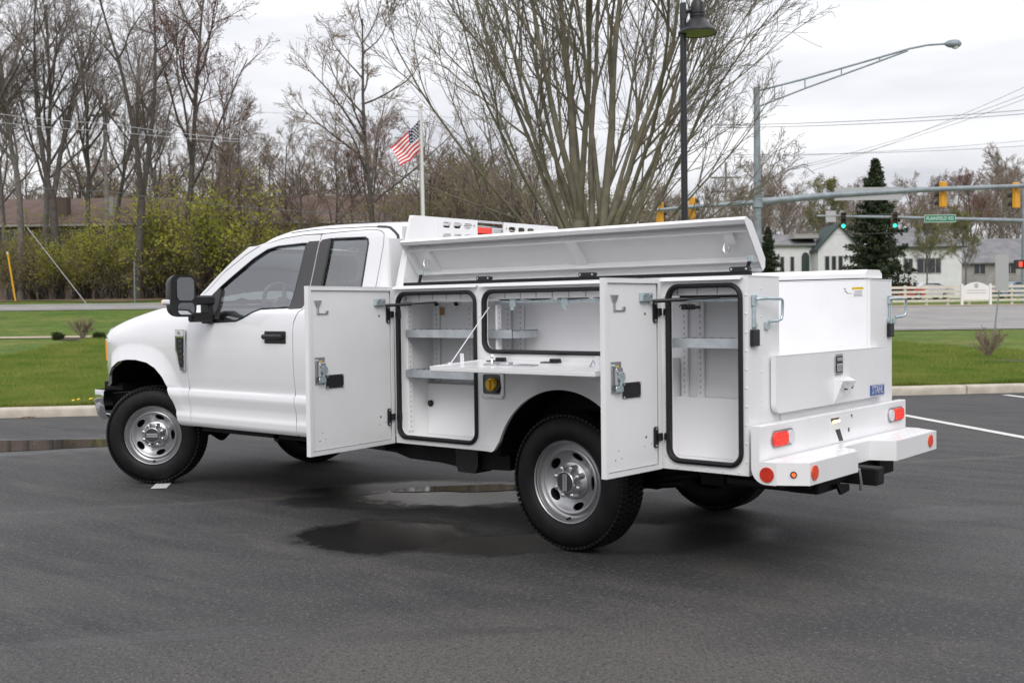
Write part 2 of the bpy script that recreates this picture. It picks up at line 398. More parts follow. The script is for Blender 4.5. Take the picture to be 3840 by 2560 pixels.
# ---- cab shell: pillars, roof, corner
shell = [(3.62,1.43),(3.544,1.512),(3.382,1.645),(3.217,1.762),(3.05,1.862),(2.92,1.935),(2.82,2.00),(2.74,2.12),(2.68,VMAX),(1.475,VMAX),(1.470,2.0),(1.462,1.90),(1.455,1.40),(1.455,.53),(1.592,.512),(1.592,1.80),(1.607,1.889),(1.655,1.930),(1.72,1.941),(2.246,1.919),(2.429,1.923),(2.70,1.912),(2.87,1.887),(3.073,1.802),(3.299,1.677),(3.494,1.520),(3.568,1.43)]
side_part('cab_shell', shell, [], 'cab_paint', step=.016, thick=.02)
rail = [(2.62,1.962),(2.35,1.966),(2.0,1.966),(1.72,1.972),(1.60,1.968),(1.535,1.935),(1.50,1.87),(1.487,1.80)]
for rl in (on_side(rail[:4], .004, '', '', .0), on_side(rail[3:], .011, '', '', .0005)):
    rl.build('roof_seal', 'pillar_black', TR, 60); mirror_y(rl).build('roof_seal', 'pillar_black', TR, 60)
# windscreen between the pillars
ap = [(3.62,1.43),(3.544,1.512),(3.382,1.645),(3.217,1.762),(3.05,1.862),(2.92,1.935),(2.82,2.00),(2.74,2.12)]
wm = MB(); rows = []
for t in np.linspace(0, 1, 15):
    k = t * (len(ap) - 1); i = min(int(k), len(ap) - 2); q = k - i
    p = S(np.array([ap[i][0] + (ap[i + 1][0] - ap[i][0]) * q]), np.array([ap[i][1] + (ap[i + 1][1] - ap[i][1]) * q]))[0]
    rows.append([(p[0] + .10 * (1 - s * s) * (1 - .5 * t), p[1] * s * .99, p[2] + .012 * (1 - s * s)) for s in np.linspace(-1, 1, 17)])
wm.add([p for r_ in rows for p in r_], [(i * 17 + j, i * 17 + j + 1, (i + 1) * 17 + j + 1, (i + 1) * 17 + j) for i in range(14) for j in range(16)])
wm.build('windscreen', 'shield_glass', TR, 60)
mb = MB(); mb.box(1.458, 1.475, -.84, .84, .55, 1.36); mb.box(1.458, 1.475, -.72, .72, 1.84, 1.925); mb.box(1.458, 1.475, -.84, -.66, 1.36, 1.84); mb.box(1.458, 1.475, .66, .84, 1.36, 1.84)
bw = mb.build('cab_back', 'cab_paint', TR)
MB().box(1.462, 1.470, -.66, .66, 1.36, 1.84).build('rear_window', 'window_glass', TR)
mb = MB(); mb.box(1.40, 1.462, -.205, .205, 1.895, 1.952, .012); cl = mb.build('high_stop_lamp', 'black_plastic', TR, 30)
MB().box(1.392, 1.401, -.085, .085, 1.902, 1.946, .008).build('lens', 'red_lens', cl, 30)
for s in (-1, 1): MB().box(1.392, 1.401, s * .09, s * .198, 1.902, 1.946, .008).build('lens', 'clear_lens', cl, 30)
# ---- interior
mb = MB(); mb.box(1.50, 3.55, -.86, .86, .56, .62); mb.box(1.48, 1.50, -.84, .84, .6, 1.36); mb.build('cabin_floor', 'dash_grey', TR)
mb = MB(); mb.prism([(3.10, 1.05), (3.14, 1.33), (3.30, 1.40), (3.62, 1.405), (3.62, .8), (3.2, .8)], 'y', -.84, .84); mb.build('dashboard', 'dash_grey', TR, 30)
def car_seat(x, y, w, bench=False):
    s_ = MB(); s_.box(x - .05, x + .50, y - w, y + w, .86, 1.02, .05)
    s_.hexa([(x - .02, y - w, .95), (x + .12, y - w, .95), (x + .12, y + w, .95), (x - .02, y + w, .95), (x - .20, y - w * .9, 1.56), (x - .09, y - w * .9, 1.56), (x - .09, y + w * .9, 1.56), (x - .20, y + w * .9, 1.56)])
    o = s_.build('seat', 'seat_cloth', TR, 40)
    for yy in ((y,) if not bench else (y - .42, y + .42)):
        h = MB(); h.box(x - .25, x - .14, yy - .13, yy + .13, 1.60, 1.78, .04)
        for q in (-.05, .05): h.cyl((x - .18, yy + q, 1.54), (x - .19, yy + q, 1.62), .008, n=8)
        h.build('headrest', 'seat_cloth', o, 40)
car_seat(2.62, .40, .26); car_seat(2.62, -.40, .26); car_seat(1.75, 0, .74, True)
mb = MB(); cw = Vector((3.10, .40, 1.42)); ax_ = Vector((-.92, 0, .40)).normalized(); a_ = ax_.orthogonal().normalized(); b_ = ax_.cross(a_)
mb.tube([cw + (a_ * math.cos(t) + b_ * math.sin(t)) * .185 for t in np.linspace(0, 2 * math.pi, 33)], .016, 8)
mb.cyl(cw, cw - ax_ * .35, .035, .03, 10); mb.cyl(cw + ax_ * .01, cw - ax_ * .04, .075, .085, 14)
for t in (0, 2.1, 4.2): mb.tube([cw, cw + (a_ * math.cos(t) + b_ * math.sin(t)) * .18], .016, 6)
mb.build('steering_wheel', 'dash_grey', TR, 40)
# ---- front fenders and bonnet
arch_f = [(4.775,.767),(4.72,.86),(4.637,.935),(4.52,.985),(4.40,1.003),(4.257,1.004),(4.10,.985),(3.99,.945),(3.90,.88),(3.84,.80),(3.78,.69),(3.74,.58),(3.715,.508)]
arch_poly = arch_f + [(3.8, .2), (4.7, .2)]
f_zt = crom([3.5, 3.9, 4.18, 4.31, 4.70, 5.05], [1.462, 1.447, 1.422, 1.402, 1.325, 1.262])
fyl = crom([a for a, b in VY[:15]] + [1.12 + .5], [b for a, b in VY[:15]] + [.93])
def SF(x, v):
    x = np.asarray(x, float); v = np.asarray(v, float); s = np.clip((v - 1.12) / .42, 0, 1)
    d = np.abs(sdf(np.stack([x + 0 * v, v + 0 * x], -1).reshape(-1, 2), arch_poly)).reshape((x + v).shape)
    fl = .036 * np.clip(1 - d / .13, 0, 1) ** 1.3 * np.clip((v - .62) / .2, 0, 1)
    y = np.where(v < 1.12, fyl(np.minimum(v, 1.12)), .70 + (.949 - .70) * np.maximum(np.cos(s * math.pi / 2), 0) ** .75)
    y = (y + fl) * (1 - .11 * np.clip((x - 4.50) / .45, 0, 1) ** 2)
    z = np.where(v < 1.12, v, 1.12 + (f_zt(x) - 1.12) * np.sin(s * math.pi / 2))
    return np.stack([x + 0 * v, y, z], -1)
fen = [(3.597,1.54),(3.600,1.30),(3.605,1.21),(3.601,.906),(3.586,.782),(3.567,.65),(3.545,.508)] + arch_f[::-1] + [(4.862,.775),(4.862,.968),(4.838,.975),(4.838,1.198),(4.905,1.215),(4.95,1.30),(4.985,1.42),(4.99,1.54)]
fe, fe2 = side_part('fender', fen, [], 'cab_paint', step=(.016, .009), thick=.03, fm=SF)
mb = MB(); xs_ = np.linspace(3.62, 5.0, 24); ys_ = np.linspace(-.692, .692, 21)
mb.add([(x, y, float(f_zt(x)) + .045 * (1 - (y / .70) ** 2) * (.4 + .6 * min(1, (x - 3.5) / .8)) - .002 + (.018 if abs(abs(y) - .40) < .05 and x < 4.9 else 0)) for x in xs_ for y in ys_],
       [(i * 21 + j, i * 21 + j + 1, (i + 1) * 21 + j + 1, (i + 1) * 21 + j) for i in range(23) for j in range(20)])
mb.build('bonnet', 'cab_paint', TR, 40)
mb = MB(); mb.box(3.50, 3.66, -.80, .80, 1.385, 1.43); mb.build('cowl', 'black_plastic', TR)
# front end: grille, lamps, bumper
mb = MB(); mb.box(4.90, 4.96, -.62, .62, .80, 1.22); gr = mb.build('grille', 'black_plastic', TR)
for z in (.86, .96, 1.06, 1.16): MB().box(4.955, 5.0, -.60, .60, z - .02, z + .02, .008).build('grille_bar', 'chrome', gr, 30)
for s in (-1, 1):
    mb = MB(); mb.prism([(4.865, s * .845), (4.93, s * .80), (4.97, s * .63), (4.90, s * .62), (4.85, s * .80)], 'z', .965, 1.20)
    hl = mb.build('headlight', 'clear_lens', TR, 30)
    lm = skin([(4.842, .980), (4.842, 1.165), (4.925, 1.165), (4.905, .980)], [], .012, SF, turn_in(.02)); (lm if s > 0 else mirror_y(lm)).build('side_marker', 'amber_lens', hl, 40)
    lm = skin([(4.842, 1.168), (4.842, 1.194), (4.93, 1.194), (4.925, 1.168)], [], .012, SF, turn_in(.02)); (lm if s > 0 else mirror_y(lm)).build('chrome_cap', 'chrome', hl, 40)
mb = MB(); pl = [(4.855, .912), (4.99, .912), (5.05, .885), (5.09, .76), (5.11, .5), (5.12, 0)]
pl = pl + [(x, -y) for x, y in pl[-2::-1]]; inn = [(x - .05, y * .97) for x, y in pl]
secs = [(.735, 0.0), (.720, .012), (.64, .020), (.60, .010), (.52, -.015), (.485, -.06)]
PP = []
for z, e in secs: PP += [(x + e, y * (1 + e * .3), z) for x, y in pl]
n_ = len(pl); mb.add(PP, [(i * n_ + j, i * n_ + j + 1, (i + 1) * n_ + j + 1, (i + 1) * n_ + j) for i in range(len(secs) - 1) for j in range(n_ - 1)])
mb.add([(x, y, .735) for x, y in pl] + [(x, y, .735) for x, y in inn], [(j, j + 1, n_ + j + 1, n_ + j) for j in range(n_ - 1)])
mb.build('front_bumper', 'chrome', TR, 40)
mb = MB(); mb.box(4.70, 4.96, -.78, .78, .42, .70); mb.box(4.70, 4.98, -.84, .84, .735, .80); mb.build('front_valance', 'chassis', TR)
# wheel wells in black
for s in (-1, 1):
    mb = MB(); pr = [(4.78, .77)] + arch_f[1:]; k = len(pr)
    mb.add([(x, s * .942, z) for x, z in pr] + [(x, s * .45, z) for x, z in pr], [(i, i + 1, k + i + 1, k + i) for i in range(k - 1)]); mb.add([(x, s * .45, z) for x, z in pr], [tuple(range(k))])
    mb.build('wheel_liner', 'chassis', TR, 40)
# fender vent badge
for s, par in ((1, fe), (-1, fe2)):
    pv = [(3.728, 1.245), (3.606, 1.245), (3.614, .930), (3.668, .934), (3.728, 1.09)]; iv = [(3.708, 1.185), (3.620, 1.185), (3.626, .955), (3.662, .958), (3.708, 1.095)]
    v_ = MB(); v_.prism(pv, 'y', s * .950, s * .966); vo = v_.build('fender_vent', 'chrome', par)
    MB().prism([(3.722, 1.241), (3.611, 1.241), (3.612, 1.198), (3.722, 1.198)], 'y', s * .966, s * .970).build('vent_cap', 'cab_paint', vo)
    MB().prism(iv, 'y', s * .966, s * .969).build('vent_mesh', 'black_plastic', vo)
    for z in (.99, 1.03, 1.07, 1.11, 1.15): MB().box(3.626, 3.672, s * .969, s * .974, z, z + .018).build('vent_fin', 'steel_dark', vo)
    if s > 0: letters('lettering', 'XL', .034, 'steel_dark', vo, frame_mtx((3.667, .9705, 1.22), (-1, 0, 0), (0, 0, 1)), 1.3)
# tow mirrors
for s, par in ((1, fd), (-1, fd2)):
    mb = MB(); rows = []
    for t in np.linspace(0, 1, 9):                                     # housing cross sections from the glass rim to the rounded nose
        k = (1 - t ** 2.2); x = 3.20 + .135 * t; cy, cz = 1.232 - .012 * t, 1.495
        rows.append([(x, s * (cy + (u - 1.232) * (.45 + .55 * k ** .5)), cz + (w - 1.495) * (.55 + .45 * k ** .5)) for u, w in rrect(1.125, 1.338, 1.345, 1.648, .055, 4)])
    n_ = len(rows[0]); mb.add([p for r_ in rows for p in r_], [(i * n_ + j, i * n_ + (j + 1) % n_, (i + 1) * n_ + (j + 1) % n_, (i + 1) * n_ + j) for i in range(8) for j in range(n_)] + [tuple(8 * n_ + j for j in range(n_)), tuple(range(n_))])
    mh = mb.build('tow_mirror', 'black_plastic', TR, 50)
    g1 = MB(); g1.add([(3.192, s * u, w) for u, w in rrect(1.148, 1.290, 1.462, 1.630, .035, 4)] + [(3.20, s * u, w) for u, w in rrect(1.148, 1.290, 1.462, 1.630, .035, 4)], [tuple(range(20)), tuple(range(20, 40))] + [(i, (i + 1) % 20, 20 + (i + 1) % 20, 20 + i) for i in range(20)]); g1.build('mirror_glass', 'mirror_silver', mh)
    g1 = MB(); g1.add([(3.192, s * u, w) for u, w in rrect(1.148, 1.285, 1.362, 1.446, .03, 4)] + [(3.20, s * u, w) for u, w in rrect(1.148, 1.285, 1.362, 1.446, .03, 4)], [tuple(range(20)), tuple(range(20, 40))] + [(i, (i + 1) % 20, 20 + (i + 1) % 20, 20 + i) for i in range(20)]); g1.build('mirror_glass', 'mirror_silver', mh)
    MB().box(3.215, 3.315, s * 1.305, s * 1.345, 1.432, 1.470, .01).build('indicator', 'clear_lens', mh, 30)
    MB().box(3.312, 3.330, s * 1.300, s * 1.338, 1.434, 1.468, .008).build('amber_tip', 'marker_lit', mh, 30)
    MB().box(3.215, 3.30, s * .945, s * 1.15, 1.43, 1.50, .014).build('mirror_arm', 'black_plastic', mh, 30)
    mb = MB().box(3.23, 3.30, s * .955, s * 1.14, 1.305, 1.375, .014); mb.box(3.24, 3.36, s * .945, s * .99, 1.292, 1.50, .014); mb.build('mirror_arm', 'black_plastic', mh, 30)

# ---- wheels
def steel_wheel(text_rot):
    """one wheel, axle along +y, rim lip in the plane y = 0; returns the tyre object as the part with its sub-parts"""
    T = MB(); prof = [(.232,-.010),(.245,.010),(.275,.020),(.320,.018),(.352,.004),(.374,-.016),(.384,-.030),(.386,-.10),(.384,-.177),(.374,-.190),(.352,-.208),(.320,-.222),(.275,-.224),(.245,-.215),(.232,-.195)]
    T.lathe(prof, (0, 0, 0), (0, 1, 0), 72)
    rng = random.Random(3); nb = 78
    for row, (ya_, yb2, zr0, zr1, ph) in enumerate([(-.030, .004, .378, .397, 0), (-.076, -.036, .382, .397, .5), (-.122, -.083, .382, .397, .2), (-.168, -.128, .382, .397, .7), (-.209, -.175, .378, .397, .35)]):
        for i in range(nb):
            t0 = 2 * math.pi * (i + ph + .12) / nb; t1 = t0 + 2 * math.pi * .74 / nb; sk = .012 * (1 if row % 2 else -1)
            P = []
            for r_ in (zr0 - .01, .3965):
                for (tt, y, dt) in ((t0, ya_, 0), (t1, ya_, 0), (t1, yb2, sk), (t0, yb2, sk)):
                    rr = r_ - (.016 if r_ > .39 and ((row == 0 and y == yb2) or (row == 4 and y == ya_)) else 0)
                    P.append((math.cos(tt + dt) * rr, y, math.sin(tt + dt) * rr))
            T.hexa(P)
    ty = T.build('wheel', 'tyre_rubber', None, 40)
    b = MB(); b.lathe([(.228,-.004),(.234,.001),(.236,-.003),(.234,-.010),(.224,-.010),(.219,-.016),(.216,-.030),(.207,-.040),(.197,-.044),(.190,-.040),(.186,-.030)], (0, 0, 0), (0, 1, 0), 64)
    b.lathe([(.186,-.030),(.205,-.06),(.205,-.19)], (0, 0, 0), (0, 1, 0), 48)
    b.build('rim', 'steel_rim', ty, 40)
    fd_ = crom([.060, .105, .125, .15, .168, .178, .186], [-.066, -.066, -.060, -.048, -.034, -.026, -.030])
    R0 = .147; holes = [ellipse(R0 * R(a), R0, .040, .021, 20) for a in (39, 107, 180, 252, 324)]
    D = skin([(0, .060), (R0 * 2 * math.pi, .060), (R0 * 2 * math.pi, .186), (0, .186)], holes, .006, lambda u, v: np.stack([v * np.cos(u / R0), fd_(v) + 0 * u, v * np.sin(u / R0)], -1), lambda p: (p[0], p[1] - .012, p[2]))
    D.build('wheel_disc', 'steel_rim', ty, 40)
    MB().lathe([(.0, -.11), (.19, -.11)], (0, 0, 0), (0, 1, 0), 24).build('brake', 'chassis', ty)
    h = MB(); h.lathe([(.108,-.066),(.104,-.052),(.088,-.045),(.072,-.030),(.064,.004),(.062,.018),(.057,.022),(.054,.017)], (0, 0, 0), (0, 1, 0), 32)
    for k in range(8):
        t = R(45 * k + 20); c_, s_ = math.cos(t), math.sin(t)
        h.tube([(c_ * .082, -.052, s_ * .082), (c_ * .081, -.004, s_ * .081)], [.019, .0155], 12)
        h.hexa([(c_ * .060 - s_ * .008, -.05, s_ * .060 + c_ * .008), (c_ * .060 + s_ * .008, -.05, s_ * .060 - c_ * .008), (c_ * .084 + s_ * .008, -.05, s_ * .084 - c_ * .008), (c_ * .084 - s_ * .008, -.05, s_ * .084 + c_ * .008), (c_ * .060 - s_ * .006, -.006, s_ * .060 + c_ * .006), (c_ * .060 + s_ * .006, -.006, s_ * .060 - c_ * .006), (c_ * .080 + s_ * .006, -.016, s_ * .080 - c_ * .006), (c_ * .080 - s_ * .006, -.016, s_ * .080 + c_ * .006)])
    h.build('hub_cover', 'aluminium', ty, 40)
    for k in range(8):
        t = R(45 * k + 20); c_, s_ = math.cos(t), math.sin(t)
        h = MB(); h.lathe([(0, .008), (.010, .007), (.015, .002), (.016, -.008)], (c_ * .081, 0, s_ * .081), (0, 1, 0), 12); h.build('lug_cap', 'aluminium', ty, 50)
    MB().cyl((0, .0, 0), (0, .0175, 0), .055, n=32).build('centre_cap', 'steel_dark', ty, 40)
    c_, s_ = math.cos(text_rot), math.sin(text_rot)
    u = Vector((-c_, 0, s_)); w = Vector((s_, 0, c_))
    pm = MB(); pm.xf = frame_mtx((0, .0178, 0), u, w); pm.box(-.047, .047, -.015, .015, 0, .003, .002); pm.build('name_plate', 'aluminium', ty)
    letters('lettering', 'SUPER DUTY', .016, 'print_black', ty, frame_mtx((0, .0212, 0), u, w), 1.0, .0004)
    MB().cyl((.0, -.03, -.207), (.0, .004, -.212), .006, n=8).build('valve', 'rubber', ty)
    return ty
wr = steel_wheel(R(-92)); wr.parent = TR; wr.location = (0, .9005, .396); wr['label'] = 'rear wheel under the open service body'
th = R(37); nf = Vector((-math.sin(th), math.cos(th), 0))
wf = steel_wheel(R(0)); wf.parent = TR; wf.location = (4.17, .897, .396); wf.rotation_euler = (0, 0, th); wf['label'] = 'front wheel turned towards the kerb side'
o = copy_tree(wr, TR); o.location = (0, -.9005, .396); o.rotation_euler = (0, 0, math.pi); o['label'] = 'far rear wheel in the shade under the body'
o = copy_tree(wf, TR); o.location = (4.24, -.86, .396); o.rotation_euler = (0, 0, math.pi + th); o['label'] = 'far front wheel'

# ---- chassis and running gear
mb = MB()
for s in (-1, 1):
    mb.box(-1.14, 4.9, s * .40, s * .48, .50, .68, .01)
for x in (-1.1, -.5, .5, 1.6, 2.6, 3.4): mb.box(x - .04, x + .04, -.42, .42, .54, .66)
mb.build('frame_rail', 'chassis', TR)
mb = MB(); mb.tube([(0, -.80, .396), (0, .80, .396)], .05, 12); mb.lathe([(.05, -.16), (.14, -.10), (.165, 0), (.14, .10), (.05, .16)], (0, .0, .40), (0, 1, 0), 20)
mb.cyl((.0, 0, .42), (2.4, .06, .52), .04, n=10); mb.build('rear_axle', 'chassis', TR, 40)
for s in (-1, 1):
    mb = MB()
    for k in range(3): mb.tube([(x, s * .52, .40 - .03 * k + .12 * ((x) / .75) ** 2 * (1 - .12 * k)) for x in np.linspace(-.72 + .1 * k, .72 - .1 * k, 13)], .018, 6)
    mb.box(-.80, -.66, s * .49, s * .55, .40, .62); mb.box(.66, .78, s * .49, s * .55, .40, .62); mb.tube([(-.12, s * .46, .36), (-.28, s * .44, .62)], .026, 8)
    mb.build('leaf_spring', 'chassis', TR, 40)
mb = MB(); mb.hexa([(.62, .36, .46), (1.55, .36, .46), (1.55, .70, .46), (.62, .70, .46), (.62, .36, .53), (1.55, .36, .53), (1.55, .70, .53), (.62, .70, .53)])
mb.prism([(1.86, .44), (1.56, .43), (1.43, .40), (1.15, .395), (.99, .38), (.80, .38), (.57, .39), (.57, .53), (1.86, .53)], 'y', .55, .72); mb.build('fuel_tank', 'chassis', TR)
mb = MB(); mb.prism([(.985, .40), (.965, .355), (.825, .355), (.80, .40), (.80, .53), (.985, .53)], 'y', .60, .755); mb.build('tank_bracket', 'black_plastic', TR)
mb = MB(); mb.tube([(4.24, -.78, .396), (4.24, .74, .396)], .045, 12); mb.lathe([(.045, -.12), (.12, 0), (.045, .12)], (4.24, .2, .40), (0, 1, 0), 16); mb.tube([(4.40, -.7, .34), (4.40, .7, .34)], .02, 8)
for s in (-1, 1): mb.tube([(4.24, s * .5, .40), (3.2, s * .42, .55)], .035, 8); mb.tube([(4.3, s * .5, .42), (4.34, s * .48, .85)], .03, 8)
mb.build('front_axle', 'chassis', TR, 40)
mb = MB(); mb.box(2.3, 4.6, -.38, .38, .45, .80); mb.box(1.7, 2.5, -.2, .2, .45, .62); mb.build('engine_sump', 'chassis', TR)
mb = MB(); mb.box(1.50, 3.52, -.88, .88, .47, .545); mb.box(1.60, 3.45, .45, .60, .44, .52); mb.build('cab_floor_pan', 'chassis', TR)
mb = MB(); mb.tube([(3.0, -.30, .44), (1.2, -.32, .43), (.5, -.34, .45), (.3, -.36, .62), (-.3, -.36, .66), (-.5, -.55, .50), (-.7, -.86, .45)], .035, 10); mb.lathe([(.03, -.3), (.1, -.28), (.1, .28), (.03, .3)], (1.3, -.32, .45), (1, 0, 0), 14); mb.build('exhaust', 'chassis', TR, 40)
mb = MB(); mb.box(2.02, 2.14, .60, .70, .41, .47); mb.lathe([(.0, 0), (.03, 0), (.03, .02), (0, .02)], (2.62, .86, .475), (0, 1, 0), 12); mb.build('frame_bracket', 'chassis', TR)
# ================================================================== SERVICE BODY
XR, XF, YB, ZT, ZB, DC = -1.153, 1.342, .925, 1.522, .531, .333
YI = YB - DC
rvt = []                                                            # rivet heads, placed along the flanges
O1 = (.659, 1.302, .581, 1.468); O2 = (-.538, .573, 1.133, 1.468); O3 = (-1.105, -.703, .587, 1.470)
arch_r = [(.515, ZB)] + [(.497, .545), (.484, .565)] + [(.488 * math.cos(t), .43 + .488 * math.sin(t)) for t in np.linspace(R(20), R(160), 25)] + [(-.484, .565), (-.497, .545), (-.515, ZB)]
arch_rp = arch_r + [(-.5, .3), (.5, .3)]
def side_map(sg):
    def f(u, v):
        d = np.abs(sdf(np.stack([u, v], -1), arch_rp)); fl = .022 * np.clip(1 - d / .10, 0, 1) ** 1.5
        return np.stack([u, sg * (YB + fl * (np.abs(u) < .75)), v], -1)
    return f
side_out = [(XR, ZB), (XR, ZT), (XF, ZT), (XF, ZB)] + arch_r
sd = skin(side_out, [rrect(*o, .055) for o in (O1, O2, O3)], .02, side_map(1), lambda p: (p[0], p[1] - .022, p[2])).build('side_panel', 'body_paint', TR, 30)
sd2 = skin(side_out, [], .03, side_map(-1), lambda p: (p[0], p[1] + .022, p[2])).build('side_panel', 'body_paint', TR, 30)
for (a, b, c, d) in ((.63, 1.32, .55, 1.50), (-.57, .60, 1.10, 1.50), (-1.13, -.67, .55, 1.50)):
    q = MB(); q.prism(rrect(a, b, c, d, .03, 3), 'y', -YB - .006, -YB - .030); q.build('closed_door', 'body_paint', TR, 30)
for o in (O1, O2, O3):                                                # rubber door seals
    pth = rrect(*o, .055, 8); pth.append(pth[0])
    q = MB(); P = []; n_ = len(pth) - 1
    for (x, z) in pth[:-1]:
        cx, cz = (o[0] + o[1]) / 2, (o[2] + o[3]) / 2
        P.append((x, z))
    outl = rrect(o[0] - .021, o[1] + .021, o[2] - .021, o[3] + .021, .075, 8); inl = rrect(o[0] + .003, o[1] - .003, o[2] + .003, o[3] - .003, .053, 8)
    ring = [(outl, YB + .003), (outl, YB + .012), ([( (a + c) / 2, (b + d) / 2) for (a, b), (c, d) in zip(outl, inl)], YB + .019), (inl, YB + .011), (inl, YB - .012)]
    k = len(outl); V_ = [(x, y, z) for pl_, y in ring for x, z in pl_]
    q.add(V_, [(i * k + j, i * k + (j + 1) % k, (i + 1) * k + (j + 1) % k, (i + 1) * k + j) for i in range(len(ring) - 1) for j in range(k)])
    q.build('door_seal', 'rubber', TR, 40)
# sheet-metal box: rear faces, inner walls, top ledges, front, bed
for s in (1, -1):
    q = MB(); q.box(XR, XR + .02, s * YI, s * (YB - .001), ZB + .002, ZT - .002); q.build('rear_face', 'body_paint', TR)
    q = MB(); q.box(XR + .0205, XF, s * (YI - .003), s * (YI + .006), .56, ZT - .003); q.build('bed_wall', 'inner_paint', TR)
    q = MB(); q.box(XR - .003, XF + .001, s * (YI - .004), s * (YI + .05), ZT - .0015, ZT + .004); q.box(XR - .003, XF + .001, s * (YB - .075), s * (YB + .001), ZT - .0014, ZT + .004); q.box(XR - .003, XR + .05, s * (YI + .05), s * (YB - .075), ZT - .0013, ZT + .0038); q.box(XF - .05, XF, s * (YI + .05), s * (YB - .075), ZT - .0012, ZT + .0037)
    q.build('top_ledge', 'body_paint', TR, 30)
    q = MB(); q.box(XF - .02, XF - .001, s * YI, s * (YB - .002), ZB + .002, ZT - .02); q.build('front_face', 'body_paint', TR)
    q = MB(); q.box(-.56, .60, s * .605, s * .90, 1.06, 1.095)                                      # floor over the wheel
    q.box(.60, XF - .021, s * .605, s * (YB - .024), .545, .565); q.box(XR + .021, -.56, s * .605, s * (YB - .024), .545, .565)
    q.box(-.566, -.556, s * .605, s * .90, .55, 1.095); q.box(.598, .606, s * .605, s * .90, .55, 1.095); q.build('compartment_floor', 'inner_paint', TR)
    q = MB(); ar = [(.50 * math.cos(t), .43 + .50 * math.sin(t)) for t in np.linspace(R(8), R(172), 21)]; k = len(ar)
    q.add([(x, s * (YB - .023), z) for x, z in ar] + [(x, s * .608, z) for x, z in ar], [(i, i + 1, k + i + 1, k + i) for i in range(k - 1)]); q.add([(x, s * .608, z) for x, z in ar], [tuple(range(k))])
    q.build('wheel_house', 'chassis', TR, 40)
q = MB(); q.box(XR + .004, XF - .004, -YI + .005, YI - .005, .80, .825); q.build('bed_floor', 'body_paint', TR)
q = MB(); q.box(XF - .03, XF - .002, -YI + .005, YI - .005, .826, ZT - .004); q.build('bed_front', 'inner_paint', TR)
q = MB(); q.box(XR - .004, XR + .012, -YI + .004, YI - .004, .56, .855); q.build('rear_sill', 'body_paint', TR)
# inside of the open side: lower liners, uprights, shelves, top tray
MB().box(.61, XF - .022, .606, .655, .566, .895).build('lower_liner', 'inner_paint', TR); MB().box(XR + .024, -.565, .606, .655, .566, .885).build('lower_liner', 'inner_paint', TR)
for (x, y, z0, z1) in ((1.27, .604, .90, 1.40), (.98, .604, .90, 1.40), (.66, .604, 1.09, 1.40), (.56, .604, 1.10, 1.40), (-.60, .604, .88, 1.40), (-.70, .604, .88, 1.40), (-1.06, .604, .88, 1.40)):
    q = MB(); q.box(x - .022, x + .022, y, y + .012, z0, z1, .003); u_ = q.build('shelf_upright', 'inner_paint', TR)
    h = MB()
    for z in np.arange(z0 + .02, z1 - .01, .032): h.box(x - .004, x + .004, y + .0122, y + .0130, z, z + .014)
    h.build('slot', 'slot_grey', u_)
for (x, z0, z1) in ((.56, 1.10, 1.40), (-.545, 1.10, 1.40), (1.315, .60, 1.40)):
    q = MB(); q.box(x - .006, x + .006, .80, .845, z0, z1, .002); u_ = q.build('shelf_upright', 'inner_paint', TR)
    h = MB()
    for z in np.arange(z0 + .02, z1 - .01, .032): h.box(x - .0066, x + .0066, .818, .826, z, z + .014)
    h.build('slot', 'slot_grey', u_)
def shelf(x0, x1, z, y1=.862):
    q = MB(); q.box(x0, x1, .62, y1 - .002, z - .004, z); q.box(x0, x1, y1 - .003, y1, z - .047, z + .003); q.box(x0, x0 + .003, .62, y1, z - .047, z + .002); q.box(x1 - .003, x1, .62, y1, z - .047, z + .002)
    o_ = q.build('shelf', 'galvanised', TR)
    h = MB()
    for x in np.arange(x0 + .04, x1 - .02, .055):
        h.box(x, x + .004, .66, y1 - .003, z, z + .0008)
        h.box(x - .006, x + .010, y1 - .012, y1 - .001, z + .002, z + .006)
    h.build('divider_slot', 'steel_dark', o_)
shelf(.42, 1.305, 1.247); shelf(.62, 1.307, .993); shelf(-1.12, -.676, 1.207)
q = MB(); q.box(XR + .03, XF - .03, .868, .874, 1.432, 1.505); q.box(XR + .03, XF - .03, .61, .868, 1.432, 1.437); tr_ = q.build('top_tray', 'inner_paint', TR)
h = MB()
for x in np.arange(XR + .08, XF - .05, .118): h.box(x, x + .003, .8742, .8755, 1.436, 1.50)
h.build('divider', 'steel_dark', tr_)
q = MB(); q.box(-.53, .56, .835, .858, 1.408, 1.422, .003); q.box(-1.10, -.70, .80, .83, 1.398, 1.412, .003); q.box(.66, .76, .80, .83, 1.395, 1.41, .003); q.build('lamp_rail', 'zinc', TR)
q = MB(); q.box(-1.09, -.70, .79, .828, 1.418, 1.434, .004); q.box(.40, .55, .80, .83, 1.425, 1.436, .003); q.build('lamp_strip', 'black_metal', TR)
for x in (.415, .03):
    q = MB(); q.box(x - .022, x + .022, .856, .866, 1.385, 1.43, .003); q.box(x - .012, x + .012, .858, .870, 1.365, 1.39, .003); q.build('rail_clip', 'zinc', TR)
q = MB(); q.box(-.03, .09, .838, .864, 1.447, 1.482, .004); q.box(-.01, .09, .845, .87, 1.432, 1.447, .003); q.build('latch_bracket', 'zinc', TR)
for x0 in (.20, -.05, -.30):
    q = MB(); q.tube([(x0 + .14, .85, 1.434), (x0 + .07, .855, 1.428), (x0 - .04, .855, 1.430), (x0 - .09, .85, 1.436)], .006, 6); q.build('wire_loom', 'black_plastic', TR, 50)
for x0 in (.10, .50):
    q = MB(); q.box(x0 - .10, x0 + .04, .66, .80, 1.415, 1.436, .012); q.build('dome_lamp', 'clear_lens', TR, 40)
